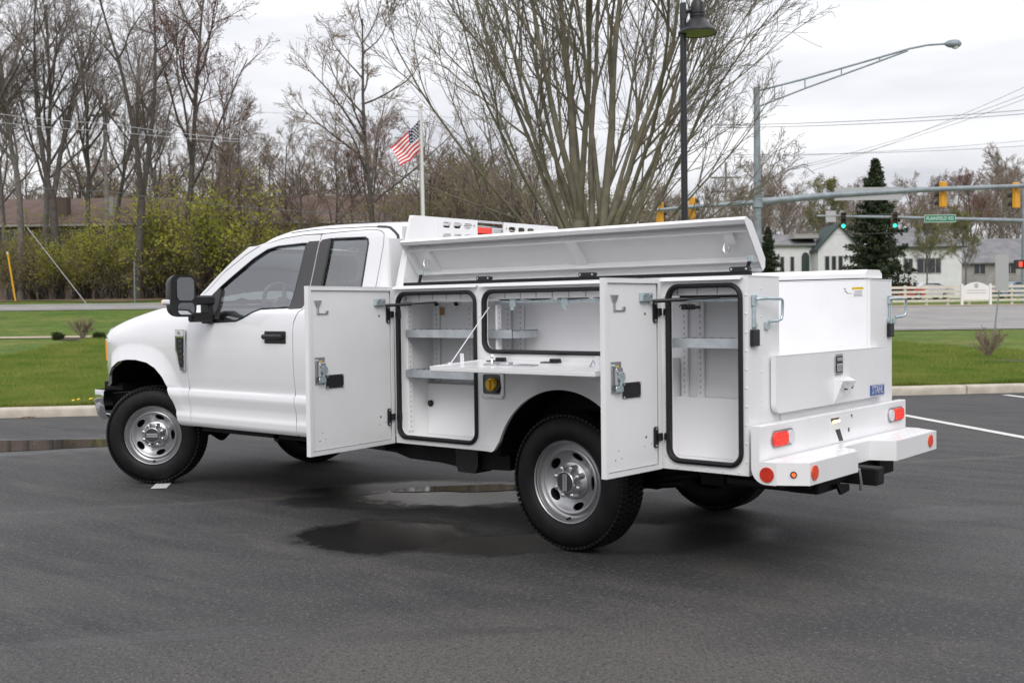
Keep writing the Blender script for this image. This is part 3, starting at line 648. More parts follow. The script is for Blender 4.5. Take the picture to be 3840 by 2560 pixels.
MB().box(1.212, 1.262, .6062, .608, 1.34, 1.39).build('data_label', 'brown_label', TR)
for (x, z, yy) in ((1.275, 1.41, .606), (1.10, 1.41, .606), (1.29, .765, .656)):
    q = MB(); q.cyl((x, yy, z), (x, yy + .012, z), .021 if z < 1 else .013, n=16); g_ = q.build('grommet', 'rubber', TR, 40); MB().cyl((x, yy + .0125, z), (x, yy + .0145, z), .009 if z < 1 else .006, n=12).build('plug', 'steel_dark', g_)
q = MB(); co = [(-.72 - .085 * t + 0, .845 + .012 * math.cos(t * 44), 1.372 + .012 * math.sin(t * 44)) for t in np.linspace(0, 1, 90)]; q.tube(co, .0035, 5); q.build('coiled_cord', 'black_plastic', TR, 60)
MB().box(-.835, -.80, .835, .86, 1.362, 1.378, .004).build('cord_plug', 'black_plastic', TR)
# drip mouldings
for (a, b) in ((.625, 1.335), (-.56, .60), (-1.125, -.66)):
    q = MB(); q.prism([(YB - .001, 1.524), (YB + .026, 1.519), (YB + .030, 1.506), (YB + .022, 1.504), (YB + .018, 1.511), (YB - .001, 1.512)], 'x', a, b); q.build('drip_rail', 'body_paint', TR, 20)
# lid rail gasket on the open side
q = MB(); q.box(-1.135, 1.322, .842, .866, 1.5265, 1.540, .004); q.box(-1.140, 1.326, .846, .860, 1.5402, 1.5485, .003); q.build('lid_gasket', 'rubber', TR, 30)
# ---- open lid: cross section in y-z, hinge low at the inner side
def lid_section(sc):
    return sc
HA = Vector((0, .700, 1.556)); HB = Vector((0, .884, 1.796)); ud = (HB - HA).normalized(); nd = Vector((0, -ud.z, ud.y))   # nd points to the lid's outside
Lw = (HB - HA).length
def lp(x, a, b): p = HA + ud * a + nd * b; return (x, p.y, p.z)
X0, X1 = -1.118, 1.318
sec_o = [(-.003, -.004), (-.003, .028), (.030, .058), (Lw - .045, .058), (Lw + .012, .022), (Lw + .014, -.006)]
sec_i = [(0, -.004), (0, .027), (.031, .055), (Lw - .046, .055), (Lw + .009, .021), (Lw + .010, -.006)]
q = MB(); k = len(sec_o)
for xx in (X0, X1): pass
V_ = [lp(X0, a, b) for a, b in sec_o] + [lp(X1, a, b) for a, b in sec_o]; q.add(V_, [(i, i + 1, k + i + 1, k + i) for i in range(k - 1)])
V_ = [lp(X0 + .003, a, b) for a, b in sec_i] + [lp(X1 - .003, a, b) for a, b in sec_i]; q.add(V_, [(i, i + 1, k + i + 1, k + i) for i in range(k - 1)])
for xe, xi in ((X0, X0 + .003), (X1, X1 - .003)):
    q.add([lp(xe, a, b) for a, b in sec_o], [tuple(range(k))]); q.add([lp(xi, a, b) for a, b in sec_i], [tuple(range(k))])
q.add([lp(X0, *sec_o[-1]), lp(X1, *sec_o[-1]), lp(X1 - .003, Lw - .012, -.006), lp(X0 + .003, Lw - .012, -.006)], [(0, 1, 2, 3)])
q.add([lp(X0, *sec_o[0]), lp(X1, *sec_o[0]), lp(X1 - .003, .012, -.004), lp(X0 + .003, .012, -.004)], [(0, 1, 2, 3)])
lid = q.build('lid', 'body_paint', TR, 20, label='flip-top lid propped open above the side compartments')
def lid_box(x0, x1, a0, a1, b0, b1):
    m = MB(); m.hexa([lp(x0, a0, b0), lp(x1, a0, b0), lp(x1, a1, b0), lp(x0, a1, b0), lp(x0, a0, b1), lp(x1, a0, b1), lp(x1, a1, b1), lp(x0, a1, b1)]); return m
for xc in (.04, 1.20):
    lid_box(xc - .05, xc + .02, .02, Lw - .06, .030, .054).build('lid_rib', 'body_paint', lid)
lid_box(X0 + .01, X1 - .01, Lw - .072, Lw - .066, .010, .054).build('lid_flange', 'body_paint', lid)
lid_box(X0 + .01, X1 - .01, .046, .052, .006, .054).build('lid_flange', 'body_paint', lid)
for xc in (-.955, 1.20):
    m = lid_box(xc - .05, xc + .008, .15, .22, .022, .030); br = m.build('striker_bracket', 'body_paint', lid)
    c0 = Vector(lp(xc, .135, .018)); MB().tube([c0 + Vector((0, .0, .03)), c0 + Vector((.014, .008, .02)), c0 + Vector((.018, .012, -.01)), c0 + Vector((.004, .012, -.028)), c0 + Vector((-.012, .008, -.018)), c0 + Vector((-.010, .004, .008))], .006, 6).build('striker_hook', 'chrome', br, 60)
for xc in (.66, -.11, -1.06):
    m = MB(); P = [(xc + dx, .846, 1.5495 + dz) for dx, dz in rrect(-.055, .055, .0, .022, .010, 3)]; n_ = len(P); m.add(P + [(x, y - .03, z) for x, y, z in P], [tuple(range(n_)), tuple(range(n_, 2 * n_))] + [(i, (i + 1) % n_, n_ + (i + 1) % n_, n_ + i) for i in range(n_)]); m.cyl((xc - .05, .83, 1.556), (xc + .05, .83, 1.556), .012, n=10)
    hg = m.build('lid_hinge', 'black_metal', lid, 30)
    for dx in (-.042, .042): MB().cyl((xc + dx, .8462, 1.560), (xc + dx, .849, 1.560), .006, n=8).build('bolt', 'zinc', hg)
for xc in (1.235, -1.085):
    m = MB(); m.tube([(xc + .02, .80, 1.50), (xc - .012, .80, 1.605)], .010, 8); st = m.build('gas_strut', 'black_metal', TR, 50)
    MB().box(xc - .035, xc - .003, .795, .81, 1.596, 1.628, .003).build('strut_bracket', 'zinc', st)
# ---- closed lid over on the other side
q = MB(); sec = [(-.595, 1.533), (-.595, 1.560), (-.625, 1.584), (-.815, 1.584), (-.852, 1.560), (-.852, 1.533)]
q.prism(sec, 'x', -1.121, 1.318); q.build('closed_lid', 'body_paint', TR, 20)
q = MB(); q.box(-1.115, 1.31, -.846, -.600, 1.5225, 1.5328); q.build('closed_lid_gasket', 'rubber', TR)

# ---- compartment doors
def comp_door(w, o, u, label):
    u = Vector((u[0], u[1], 0)).normalized(); n = Vector((0, 0, 1)).cross(u)        # n: towards the inside face of the opened door
    if n.x > 0: n = -n
    mt = Matrix(((u.x, n.x, 0, o[0]), (u.y, n.y, 0, o[1]), (0, 0, 1, 0), (0, 0, 0, 1)))
    def mk(): m = MB(); m.xf = mt; return m
    z0, z1 = .531, 1.520
    m = mk(); m.box(.0, w, -.030, -.026, z0, z1)                                      # outer skin
    m.box(.0, .004, -.0258, .0, z0, z1); m.box(w - .004, w, -.0258, .0, z0, z1); m.box(.0045, w - .0045, -.0258, .0, z0, z0 + .004); m.box(.0045, w - .0045, -.0258, .0, z1 - .004, z1)
    m.box(.0045, .024, -.004, -.0005, z0 + .0045, z1 - .0045); m.box(w - .024, w - .0045, -.004, -.0005, z0 + .0045, z1 - .0045); m.box(.0245, w - .0245, -.004, -.0005, z0 + .0045, z0 + .024); m.box(.0245, w - .0245, -.004, -.0005, z1 - .024, z1 - .0045)
    m.box(.026, w - .026, -.0255, -.010, z0 + .026, z1 - .026, .003)
    d = m.build('compartment_door', 'body_paint', TR, 20, label=label)
    ul = w - .055
    m = mk(); m.box(ul - .085, ul, -.0098, -.007, .945, 1.105, .002); m.box(ul - .078, ul - .02, -.0068, .012, .985, 1.075, .006); la = m.build('paddle_latch', 'aluminium', d, 30)
    m = mk(); m.cyl((ul - .055, .0125, 1.03), (ul - .055, .022, 1.03), .026, n=16); m.tube([(ul - .02, .016, 1.06), (ul - .05, .020, 1.02), (ul - .045, .018, .985)], .006, 6); m.box(ul - .07, ul - .01, .0125, .018, .955, .985, .002); m.cyl((ul - .02, -.006, 1.085), (ul - .02, .004, 1.085), .008, n=8); m.cyl((ul - .07, -.006, .955), (ul - .07, .004, .955), .008, n=8); m.build('latch_cam', 'zinc', la, 40)
    m = mk(); m.box(ul - .06, ul - .02, -.0066, -.004, 1.078, 1.086); m.build('latch_tag', 'sticker_yellow', la)
    m = mk(); m.box(ul - .245, ul - .092, -.0098, -.002, .918, .997, .004); hb = m.build('handle_cover', 'black_plastic', d, 30)
    m = mk()
    for a, b in ((-.237, .925), (-.237, .990), (-.10, .925), (-.10, .990)): m.cyl((ul + a, -.002, b), (ul + a, .001, b), .006, n=8)
    m.build('screw', 'zinc', hb, kind='stuff')
    m = mk(); m.add([(ul - .065, -.0095, 1.436), (ul - .002, -.0095, 1.436), (ul - .018, -.0095, 1.40), (ul - .045, -.0095, 1.40), (ul - .065, -.004, 1.436), (ul - .002, -.004, 1.436), (ul - .018, -.004, 1.40), (ul - .045, -.004, 1.40)], [(0, 1, 2, 3), (4, 5, 6, 7), (0, 1, 5, 4), (1, 2, 6, 5), (2, 3, 7, 6), (3, 0, 4, 7)])
    m.box(ul - .038, ul - .024, -.0095, -.003, 1.352, 1.3995, .002); m.box(ul - .118, ul - .042, -.0095, -.004, 1.356, 1.361); m.box(ul - .122, ul - .100, -.0095, -.003, 1.3615, 1.378, .002); m.build('door_hook', 'aluminium', d, 30)
    m = mk(); m.box(.088, .180, -.0098, .012, 1.403, 1.447, .003); sb = m.build('strut_bracket', 'zinc', d, 30)
    m = mk()
    for a, b in ((.105, 1.436), (.16, 1.436)): m.cyl((a, .0122, b), (a, .016, b), .006, n=8)
    m.build('screw', 'aluminium', sb, kind='stuff')
    for zc_ in (1.348, .70):
        m = mk(); P = [(a, zc_ + b) for a, b in rrect(.032, .064, -.055, .055, .015, 4)]; n_ = len(P); m.add([(a, -.0095, b) for a, b in P] + [(a, -.001, b) for a, b in P], [tuple(range(n_)), tuple(range(n_, 2 * n_))] + [(i, (i + 1) % n_, n_ + (i + 1) % n_, n_ + i) for i in range(n_)])
        m.box(.005, .04, -.0005, .012, zc_ - .020, zc_ + .020, .003)
        hg = m.build('hinge', 'black_metal', d, 30)
        m = MB(); m.box(o[0] - .045, o[0] - .026, YB - .004, YB + .016, zc_ - .028, zc_ + .028, .003); m.box(o[0] - .03, o[0] - .008, YB + .004, YB + .018, zc_ - .018, zc_ + .018, .003); m.build('hinge_leaf', 'black_metal', hg, 30)
        m = mk(); m.cyl((.048, -.001, zc_ + .044), (.048, .0015, zc_ + .044), .006, n=8); m.cyl((.048, -.001, zc_ - .044), (.048, .0015, zc_ - .044), .006, n=8); m.build('bolt', 'zinc', hg)
    m = mk()
    for a, b, r_ in ((.130, 1.34, .007), (.128, .708, .007), (ul - .06, .66, .003), (ul - .035, .615, .004), (ul - .085, .62, .003), (.14, .66, .003), (.08, .67, .003)): m.cyl((a, -.0099, b), (a, -.0090, b), r_, n=8)
    m.build('drilled_hole', 'black_metal', d, kind='stuff')
    m = MB(); e = mt @ Vector((.085, .016, 1.404)); a2 = Vector((o[0] - .30, .86, 1.420)); mid = e.lerp(a2, .5)
    m.tube([e, mid], .010, 8); m.tube([mid, a2], .0055, 8); m.cyl(e + Vector((0, 0, -.008)), e + Vector((0, 0, .008)), .009, n=8); m.build('gas_strut', 'black_metal', d, 50)
    return d
comp_door(.772, (1.330, .947), (-.09, .75), 'wide compartment door swung open next to the cab')
comp_door(.477, (-.663, .947), (.02, .47), 'narrow rear compartment door swung open over the wheel')
# fold-down middle door
fu = Vector((0, 1, -.046)).normalized(); fn = Vector((0, .046, 1)).normalized()
mt = Matrix(((1, fu.x, fn.x, 0), (0, fu.y, fn.y, .945), (0, fu.z, fn.z, 1.078), (0, 0, 0, 1)))
def mk2(): m = MB(); m.xf = mt; return m
m = mk2(); m.box(-.553, .588, 0, .445, -.028, -.004, .003); m.box(-.553, -.545, .001, .444, -.0039, .0); m.box(.580, .588, .001, .444, -.0039, 0); m.box(-.544, .579, .436, .444, -.0039, 0)
fdn = m.build('fold_down_door', 'body_paint', TR, 20, label='middle compartment door folded down flat like a table')
for x in (.42, .02, -.40):
    m = mk2(); m.box(x - .035, x + .035, .01, .035, -.0035, .016, .004); m.box(x - .06, x + .06, .04, .085, -.0035, .0015); m.build('hinge', 'black_metal', fdn, 30)
m = mk2(); m.box(.24, .33, .20, .28, -.0035, .004, .002); m.tube([(.33, .205, .002), (.34, .195, .035), (.32, .21, .045)], .007, 6); m.build('paddle_latch', 'aluminium', fdn, 40)
m = mk2(); m.box(.16, .22, .22, .27, -.0035, .012, .003); m.build('latch_block', 'aluminium', fdn, 40)
m = mk2(); m.box(-.02, .10, .22, .30, -.0035, .003, .001); m.build('latch_plate', 'aluminium', fdn, 40)
m = mk2(); m.tube([(-.36, .22, .0), (-.37, .2, .03), (-.40, .22, .01)], .006, 6); m.build('latch_hook', 'aluminium', fdn, 40)
for x, y in ((.47, .30), (-.47, .30)):
    m = mk2(); m.box(x - .014, x + .014, y - .003, y + .003, -.0035, .062, .002); m.build('stay_bracket', 'clear_lens', fdn)
m = mk2(); m.box(.13, .25, .20, .24, -.040, -.0285, .004); m.box(.18, .20, .21, .23, -.046, -.040); m.build('pull_handle', 'black_metal', fdn, 30)
e = mt @ Vector((.50, .37, .004)); m = MB(); m.tube([(.56, .905, 1.385), e], .0032, 6); m.cyl(e + Vector((0, 0, -.006)), e + Vector((0, 0, .012)), .013, n=10); m.build('stay_cable', 'white_cord', fdn, 50)
e2 = mt @ Vector((-.50, .37, .004)); m = MB(); m.tube([(-.52, .905, 1.385), e2], .0032, 6); m.build('stay_cable', 'white_cord', fdn, 50)
# ---- fuel filler
m = MB(); fo = rrect(.430, .612, .850, 1.012, .025, 5); fi = rrect(.452, .590, .872, .990, .018, 5); k = len(fo)
m.add([(x, YB + .002, z) for x, z in fo] + [(x, YB + .010, z) for x, z in fo] + [(x, YB + .010, z) for x, z in fi] + [(x, YB + .0032, z) for x, z in fi], [(a * k + i, a * k + (i + 1) % k, (a + 1) * k + (i + 1) % k, (a + 1) * k + i) for a in range(3) for i in range(k)])
ff = m.build('fuel_filler', 'aluminium', TR, 40)
m = MB(); m.prism(fi, 'y', YB + .0012, YB + .0035); m.build('filler_cup', 'steel_dark', ff)
m = MB(); m.cyl((.495, YB + .004, .922), (.495, YB + .018, .926), .042, n=20); m.build('filler_neck', 'black_plastic', ff, 40)
m = MB(); m.lathe([(0, .030), (.034, .030), (.038, .026), (.040, .008)], (.515, YB + .004, .930), (0, 1, 0), 24); m.box(.509, .521, YB + .034, YB + .042, .900, .960, .003); m.build('fuel_cap', 'yellow_cap', ff, 40)
m = MB()
for x, z in ((.440, .858), (.602, .858), (.440, 1.003), (.602, 1.003), (.521, .858)): m.cyl((x, YB + .010, z), (x, YB + .013, z), .005, n=8)
m.build('screw', 'zinc', ff, kind='stuff')
# ---- tailgate
m = MB(); tgo = [(.706, 1.116), (-.706, 1.116)] + [(-.706, .825)] + [(.706 - .05 + .05 * math.cos(t), .875 + .05 * math.sin(t)) for t in np.linspace(-math.pi / 2, 0, 7)]
m.prism(tgo, 'x', -1.190, -1.162); m.box(-1.192, -1.170, -.706, .706, 1.1165, 1.119); tg = m.build('tailgate', 'body_paint', TR, 20)
m = MB(); m.prism(rrect(-.100, .006, .985, 1.100, .016, 4), 'x', -1.1905, -1.1965); th_ = m.build('gate_latch', 'aluminium', tg, 30)
m = MB(); m.prism(rrect(-.090, -.004, .998, 1.088, .010, 4), 'x', -1.1966, -1.1972); m.build('latch_recess', 'steel_dark', th_)
m = MB(); m.box(-1.205, -1.1974, -.085, -.010, 1.006, 1.046, .004); m.box(-1.203, -1.1974, -.080, -.015, 1.062, 1.078, .003); m.build('latch_paddle', 'aluminium', th_, 30)
m = MB(); m.hexa([(-1.1905, .014, .825), (-1.1905, -.16, .86), (-1.1905, -.20, .965), (-1.1905, .014, .965), (-1.192, .014, .828), (-1.200, -.13, .87), (-1.245, -.17, .945), (-1.245, .010, .955)]); lb = m.build('lamp_bracket', 'body_paint', tg)
m = MB(); m.cyl((-1.243, -.11, .915), (-1.25, -.112, .912), .010, n=10); m.box(-1.236, -1.222, -.07, -.055, .90, .908); m.build('bracket_stud', 'steel_dark', lb)
m = MB(); m.prism([(-.492, .836), (-.700, .832), (-.700, .894), (-.492, .897)], 'x', -1.1905, -1.1945); bdg = m.build('name_badge', 'badge_blue', tg)
letters('lettering', 'STAHL', .062, 'badge_silver', bdg, frame_mtx((-1.1952, -.596, .8645), (0, -1, 0), (0, 0, 1)), .92, .0006, .0011, .15)
m = MB(); m.box(-1.1953, -1.1946, -.696, -.497, .8335, .8365); m.box(-1.1953, -1.1946, -.696, -.497, .890, .893); m.build('badge_line', 'badge_silver', bdg)
# ---- warning sticker on the far inner wall
m = MB(); m.box(-1.116, -.985, -.5885, -.5880, 1.420, 1.482); sk = m.build('warning_sticker', 'sticker_white', TR)
m = MB(); m.box(-1.113, -1.041, -.5879, -.5876, 1.464, 1.479); m.build('yellow_band', 'sticker_yellow', sk)
m = MB(); m.add([(-1.052, -.5874, 1.466), (-1.044, -.5874, 1.466), (-1.048, -.5874, 1.477)], [(0, 1, 2)]); m.build('triangle', 'print_black', sk)
letters('lettering', 'CAUTION', .011, 'print_black', sk, frame_mtx((-1.084, -.5873, 1.4715), (-1, 0, 0), (0, 0, 1)), 1.0, .0002)
m = MB()
for k, wd in enumerate((.052, .046, .056, .05, .054)): m.box(-1.105, -1.105 + wd, -.5879, -.5876, 1.454 - k * .0075, 1.4565 - k * .0075)
m.box(-1.040, -1.012, -.5879, -.5876, 1.440, 1.4425); m.hexa([(-1.018, -.5879, 1.440), (-1.012, -.5879, 1.440), (-.996, -.5879, 1.458), (-1.0, -.5879, 1.460), (-1.018, -.5876, 1.440), (-1.012, -.5876, 1.440), (-.996, -.5876, 1.458), (-1.0, -.5876, 1.460)]); m.box(-1.006, -.994, -.5879, -.5876, 1.452, 1.455); m.box(-1.002, -.990, -.5879, -.5876, 1.466, 1.471); m.build('fine_print', 'print_black', sk)
# ---- rear grab handles and black marker pads
for s in (1, -1):
    xr = XR - .001
    m = MB(); m.box(xr - .016, xr, s * .858, s * .896, 1.372, 1.430, .004); m.box(xr - .012, xr, s * .864, s * .888, 1.268, 1.3715, .003); m.box(xr - .01, xr, s * .845, s * .885, 1.262, 1.290, .003); gh = m.build('grab_handle', 'zinc', TR, 30)
    dy = -.205 if s > 0 else -.17
    m = MB(); y0 = s * .86
    m.tube([(xr - .012, y0, 1.408), (xr - .05, y0 - .03, 1.410), (xr - .055, y0 + dy + .03, 1.408), (xr - .052, y0 + dy + .008, 1.402), (xr - .050, y0 + dy, 1.385), (xr - .048, y0 + dy, 1.325), (xr - .046, y0 + dy + .008, 1.305), (xr - .035, y0 + dy + .03, 1.297), (xr - .012, y0 + dy + .075, 1.293)], .0078, 8); m.build('grip', 'zinc', gh, 60)
    m = MB(); m.box(xr - .014, xr, y0 + dy + .065, y0 + dy + .105, 1.254, 1.292, .003); m.build('grip_foot', 'zinc', gh, 30)
    m = MB(); m.box(xr - .022, xr, s * .842, s * .912, 1.173, 1.258, .005); m.build('rubber_pad', 'black_plastic', TR, 30)
# ---- step bumper
m = MB(); m.box(-1.2262, -1.1818, -.9468, .9468, .595, .7842, .003); bp_ = m
plan = [(-1.311, .9465), (-1.447, .866), (-1.450, .300), (-1.318, .182), (-1.318, -.166), (-1.452, -.222), (-1.447, -.866), (-1.311, -.9465)]
m.prism(plan, 'z', .503, .6125)
sp_ = [(-1.182, .784), (-1.226, .784), (-1.226, .6127), (-1.3125, .6127), (-1.3125, .5022)] + [(-1.2595 + .0775 * math.cos(a), .580 + .0778 * math.sin(a)) for a in np.linspace(-math.pi / 2, 0, 8)]
m.box(-1.3108, -1.240, -.9465, .9465, .56, .6127)
m.prism(sp_, 'y', .9470, .9555 + .0015); m.prism(sp_, 'y', -.957, -.9470)
sb_ = m.build('step_bumper', 'body_paint', TR, 20)
m = MB(); dk = MB()
for y in np.arange(-.86, .90, .085):
    if -.20 < y < .24: continue
    for r_, x in enumerate((-1.28, -1.34, -1.40)):
        yy = y + (.04 if r_ % 2 else 0)
        if yy > .84 - (abs(x + 1.28) * .7): continue
        m.lathe([(.012, .0), (.010, .0022), (.006, .0022), (.0055, .0)], (x, yy, .6126), (0, 0, 1), 8); dk.lathe([(.0, .0005), (.0055, .0005)], (x, yy, .6126), (0, 0, 1), 8)
m.build('tread_dimple', 'body_paint', sb_, 50, kind='stuff'); dk.build('tread_hole', 'steel_dark', sb_, kind='stuff')
for s, (ya, yb2) in ((1, (.828, .598)), (-1, (-.895, -.675))):
    yh, yl = max(ya, yb2), min(ya, yb2)
    def ring(y0, y1, z0, z1, xa, xb, rr=.03):
        q = MB(); P = rrect(y0, y1, z0, z1, rr, 6); q.prism(P, 'x', xa, xb); return q
    tl = ring(yl - .008, yh + .008, .664, .750, -1.2262, -1.232, .038).build('tail_light', 'steel_rim', TR, 40)
    yc = yl + .070 if s > 0 else yl + .155
    if s > 0:
        ring(yl + .074, yh - .002, .672, .742, -1.2322, -1.244).build('red_lens', 'red_lens', tl, 40); ring(yl + .002, yl + .070, .672, .742, -1.2322, -1.242).build('clear_lens', 'clear_lens', tl, 40)
        yr_ = np.linspace(yl + .092, yh - .022, 5)
    else:
        ring(yl + .002, yl + .150, .672, .742, -1.2322, -1.244).build('red_lens', 'red_lens', tl, 40); ring(yl + .155, yh - .002, .672, .742, -1.2322, -1.242).build('clear_lens', 'clear_lens', tl, 40)
        yr_ = np.linspace(yl + .022, yl + .13, 5)
    q = MB()
    for y in yr_:
        for z in (.687, .707, .727): q.lathe([(0, -.003), (.006, -.001), (.008, 0)], (-1.2442, y, z), (1, 0, 0), 8)
    q.build('led_dots', 'red_lens', tl, 50, kind='stuff')
# plate recess with lamp, hanger slot
m = MB(); m.prism([(.142, .617), (.142, .757), (-.150, .757), (-.150, .617)], 'x', -1.2262, -1.2275); pr_ = m.build('plate_recess', 'body_paint', TR)
m = MB(); m.prism([(.135, .756), (.030, .754), (.030, .732), (.135, .736)], 'x', -1.2276, -1.2285); m.prism([(.080, .690), (.020, .690), (-.025, .622), (.028, .622)], 'x', -1.2276, -1.2285); m.prism([(-.125, .757), (-.149, .757), (-.149, .735)], 'x', -1.2276, -1.2285); m.prism(ellipse(-.10, .675, .010, .014, 10), 'x', -1.2276, -1.2285); m.build('recess_hole', 'black_metal', pr_, kind='stuff')
m = MB(); m.box(-1.240, -1.2288, .038, .118, .730, .744, .004); m.build('plate_lamp', 'lamp_lit', pr_, 30)
# reflectors and markers
cu_ = Vector((-1.31 + 1.228, .932 - .957, 0)).normalized(); cn = Vector((-cu_.y, cu_.x, 0)); cn = cn if cn.y > 0 else -cn
for s in (1, -1):
    p = Vector((-1.267, .9573, .552)); m = MB(); a = Vector((p.x, s * p.y, p.z)); nn = Vector((0, s * 1.0, 0)); m.cyl(a, a + nn * .006, .037, n=28); m.build('round_reflector', 'red_reflector', TR, 40)
    p2 = Vector((-1.381, .9055, .556)); cu2 = Vector((-1.447 + 1.311, .866 - .9465, 0)).normalized(); cn2 = Vector((-cu2.y, cu2.x, 0)); cn2 = cn2 if cn2.y > 0 else -cn2
    m = MB(); a = Vector((p2.x, s * p2.y, p2.z)); nn = Vector((cn2.x, s * cn2.y, 0)); m.cyl(a, a + nn * .005, .016, n=16); mk_ = m.build('marker_lamp', 'rubber', TR, 40)
    m = MB(); m.cyl(a + nn * .0052, a + nn * .012, .0095, n=12); m.build('marker_lens', 'marker_lit', mk_, 40)
for y in (.818, -.757):
    m = MB(); m.cyl((-1.4485, y, .562), (-1.4545, y, .562), .036, n=28); m.build('round_reflector', 'orange_reflector', TR, 40)
# hitch and tow gear
m = MB(); m.box(-1.46, -1.10, -.03, .075, .400, .495, .008); m.box(-1.30, -1.20, -.50, .55, .42, .50, .01); m.box(-1.33, -1.16, .24, .52, .40, .50, .008); m.box(-1.33, -1.16, -.50, -.28, .40, .50, .008); m.box(-1.20, -.70, .38, .50, .40, .52); m.box(-1.20, -.70, -.50, -.38, .40, .52)
m.prism([(.36, .44), (.20, .42), (.20, .385), (.30, .375)], 'x', -1.36, -1.345); ht = m.build('tow_hitch', 'chassis', TR, 20)
m = MB(); m.box(-1.4615, -1.4602, -.013, .058, .417, .478); m.build('receiver_socket', 'rubber', ht)
m = MB(); m.tube([(-1.40, .17, .50), (-1.41, .165, .42), (-1.40, .15, .385)], .009, 8); m.build('hitch_pin', 'chrome', ht, 50)
m = MB(); m.box(-1.25, -.95, .50, .80, .455, .50, .01); m.build('spare_bracket', 'chassis', TR)
# rivets along the flanges
m = MB()
def rv(x, z): m.lathe([(0, .004), (.004, .003), (.0062, 0)], (x, YB + .0005, z), (0, 1, 0), 6)
for z in np.arange(.60, 1.50, .092):
    rv(-1.142, z); rv(.617, z) if z > 1.02 else None; rv(-.672, z) if z < 1.5 else None; rv(1.333, z)
for x in np.arange(-1.10, -.66, .09): rv(x, .545)
for x in np.arange(.68, 1.32, .11): rv(x, .543)
for z in np.arange(.90, 1.50, .14):
    m.lathe([(0, -.004), (.004, -.003), (.0062, 0)], (XR - .0005, .79, z), (1, 0, 0), 6); m.lathe([(0, -.004), (.004, -.003), (.0062, 0)], (XR - .0005, -.80, z), (1, 0, 0), 6)
m.build('rivet', 'body_paint', TR, 50, kind='stuff')
# ---- cab guard behind the cab
hx0, hx1 = 1.325, 1.337
def taper(y, z): return y * (1 + .13 * (1.985 - z) / .455)
gout = [(.765, 1.985), (-.765, 1.985), (-.865, 1.526), (.865, 1.526)]
ghl = [[(.14, 1.976), (-.14, 1.976), (-.14, 1.56), (.14, 1.56)]]
for sg in (1, -1):
    for row, z in enumerate((1.938, 1.862, 1.78, 1.70, 1.62)):
        for k in range(3): ghl.append(rrect(sg * (.235 + .105 * k) - .042, sg * (.235 + .105 * k) + .042, z - .019, z + .019, .018, 4))
        ghl.append(ellipse(sg * .172, z, .010, .019, 12))
m = skin(gout, ghl, .012, lambda u, v: np.stack([np.full_like(u, hx0), u, v], -1), lambda p: (hx1, p[1], p[2]))
cg = m.build('cab_guard', 'body_paint', TR, 20)
for sg in (1, -1):
    q = MB(); q.hexa([(1.337, sg * .765, 1.985), (1.337, sg * .865, 1.526), (1.385, sg * .872, 1.526), (1.350, sg * .772, 1.985), (1.337, sg * .755, 1.985), (1.337, sg * .855, 1.526), (1.385, sg * .862, 1.526), (1.350, sg * .762, 1.985)]); q.build('guard_flange', 'body_paint', cg)
    q = MB(); q.box(1.320, 1.3245, sg * .538, sg * .542, 1.56, 1.982); q.build('guard_fold', 'body_paint', cg)
MB().box(1.337, 1.36, -.76, .76, 1.972, 1.986, .003).build('guard_top', 'body_paint', cg)
# ================================================================== GROUND
FH = Vector((math.cos(YAW), math.sin(YAW), 0)); RH = Vector((math.sin(YAW), -math.cos(YAW), 0)); FPX = 4196.6 * 2352 / 3840
def gp(d, u, z=0.0): p = CAM + FH * d + RH * u; return Vector((p.x, p.y, z))
def at(px, py, d):
    """the point of the place seen at (px, py) of the 2352-wide photograph, d metres out along the ground"""
    r_ = FWD + r2 * ((px - 1176) / FPX) - u2 * ((py - 784) / FPX); return CAM + r_ * (d / r_.dot(FH))
K0 = Vector((10.62, -1.58, 0)); KD = Vector((-.662, -.7495, 0)).normalized(); KN = Vector((KD.y, -KD.x, 0))   # kerb line; KN points into the lot
if KN.dot(Vector((-1, 1, 0))) < 0: KN = -KN
def lot(s, t, z=0.0): p = K0 + KD * s + KN * t; return Vector((p.x, p.y, z))
TD = np.array([0, 13, 20, 30, 42, 55, 62, 70, 76, 90, 130, 400, 900.])
TL = np.array([.12, .12, .14, .25, .52, 1.15, 1.62, 2.0, 2.35, 2.6, 3.5, 8, 16])
TRD = np.array([0, 13, 30, 45, 56, 66, 75, 100, 150, 400, 900.]); TRZ = np.array([.12, .12, .15, .27, .75, 1.2, 1.4, 1.8, 2.5, 6, 12])
def wblend(a): t = min(1, max(0, (a + .33) / .66)); return t * t * (3 - 2 * t)
def ground_z(p):
    v = Vector((p[0] - CAM.x, p[1] - CAM.y, 0)); d = max(v.dot(FH), .5); a = v.dot(RH) / d; w = wblend(a)
    return float(np.interp(d, TD, TL)) * (1 - w) + float(np.interp(d, TRD, TRZ)) * w
def on_ground(px, d):
    p = at(px, 700, d); return Vector((p.x, p.y, ground_z(p)))
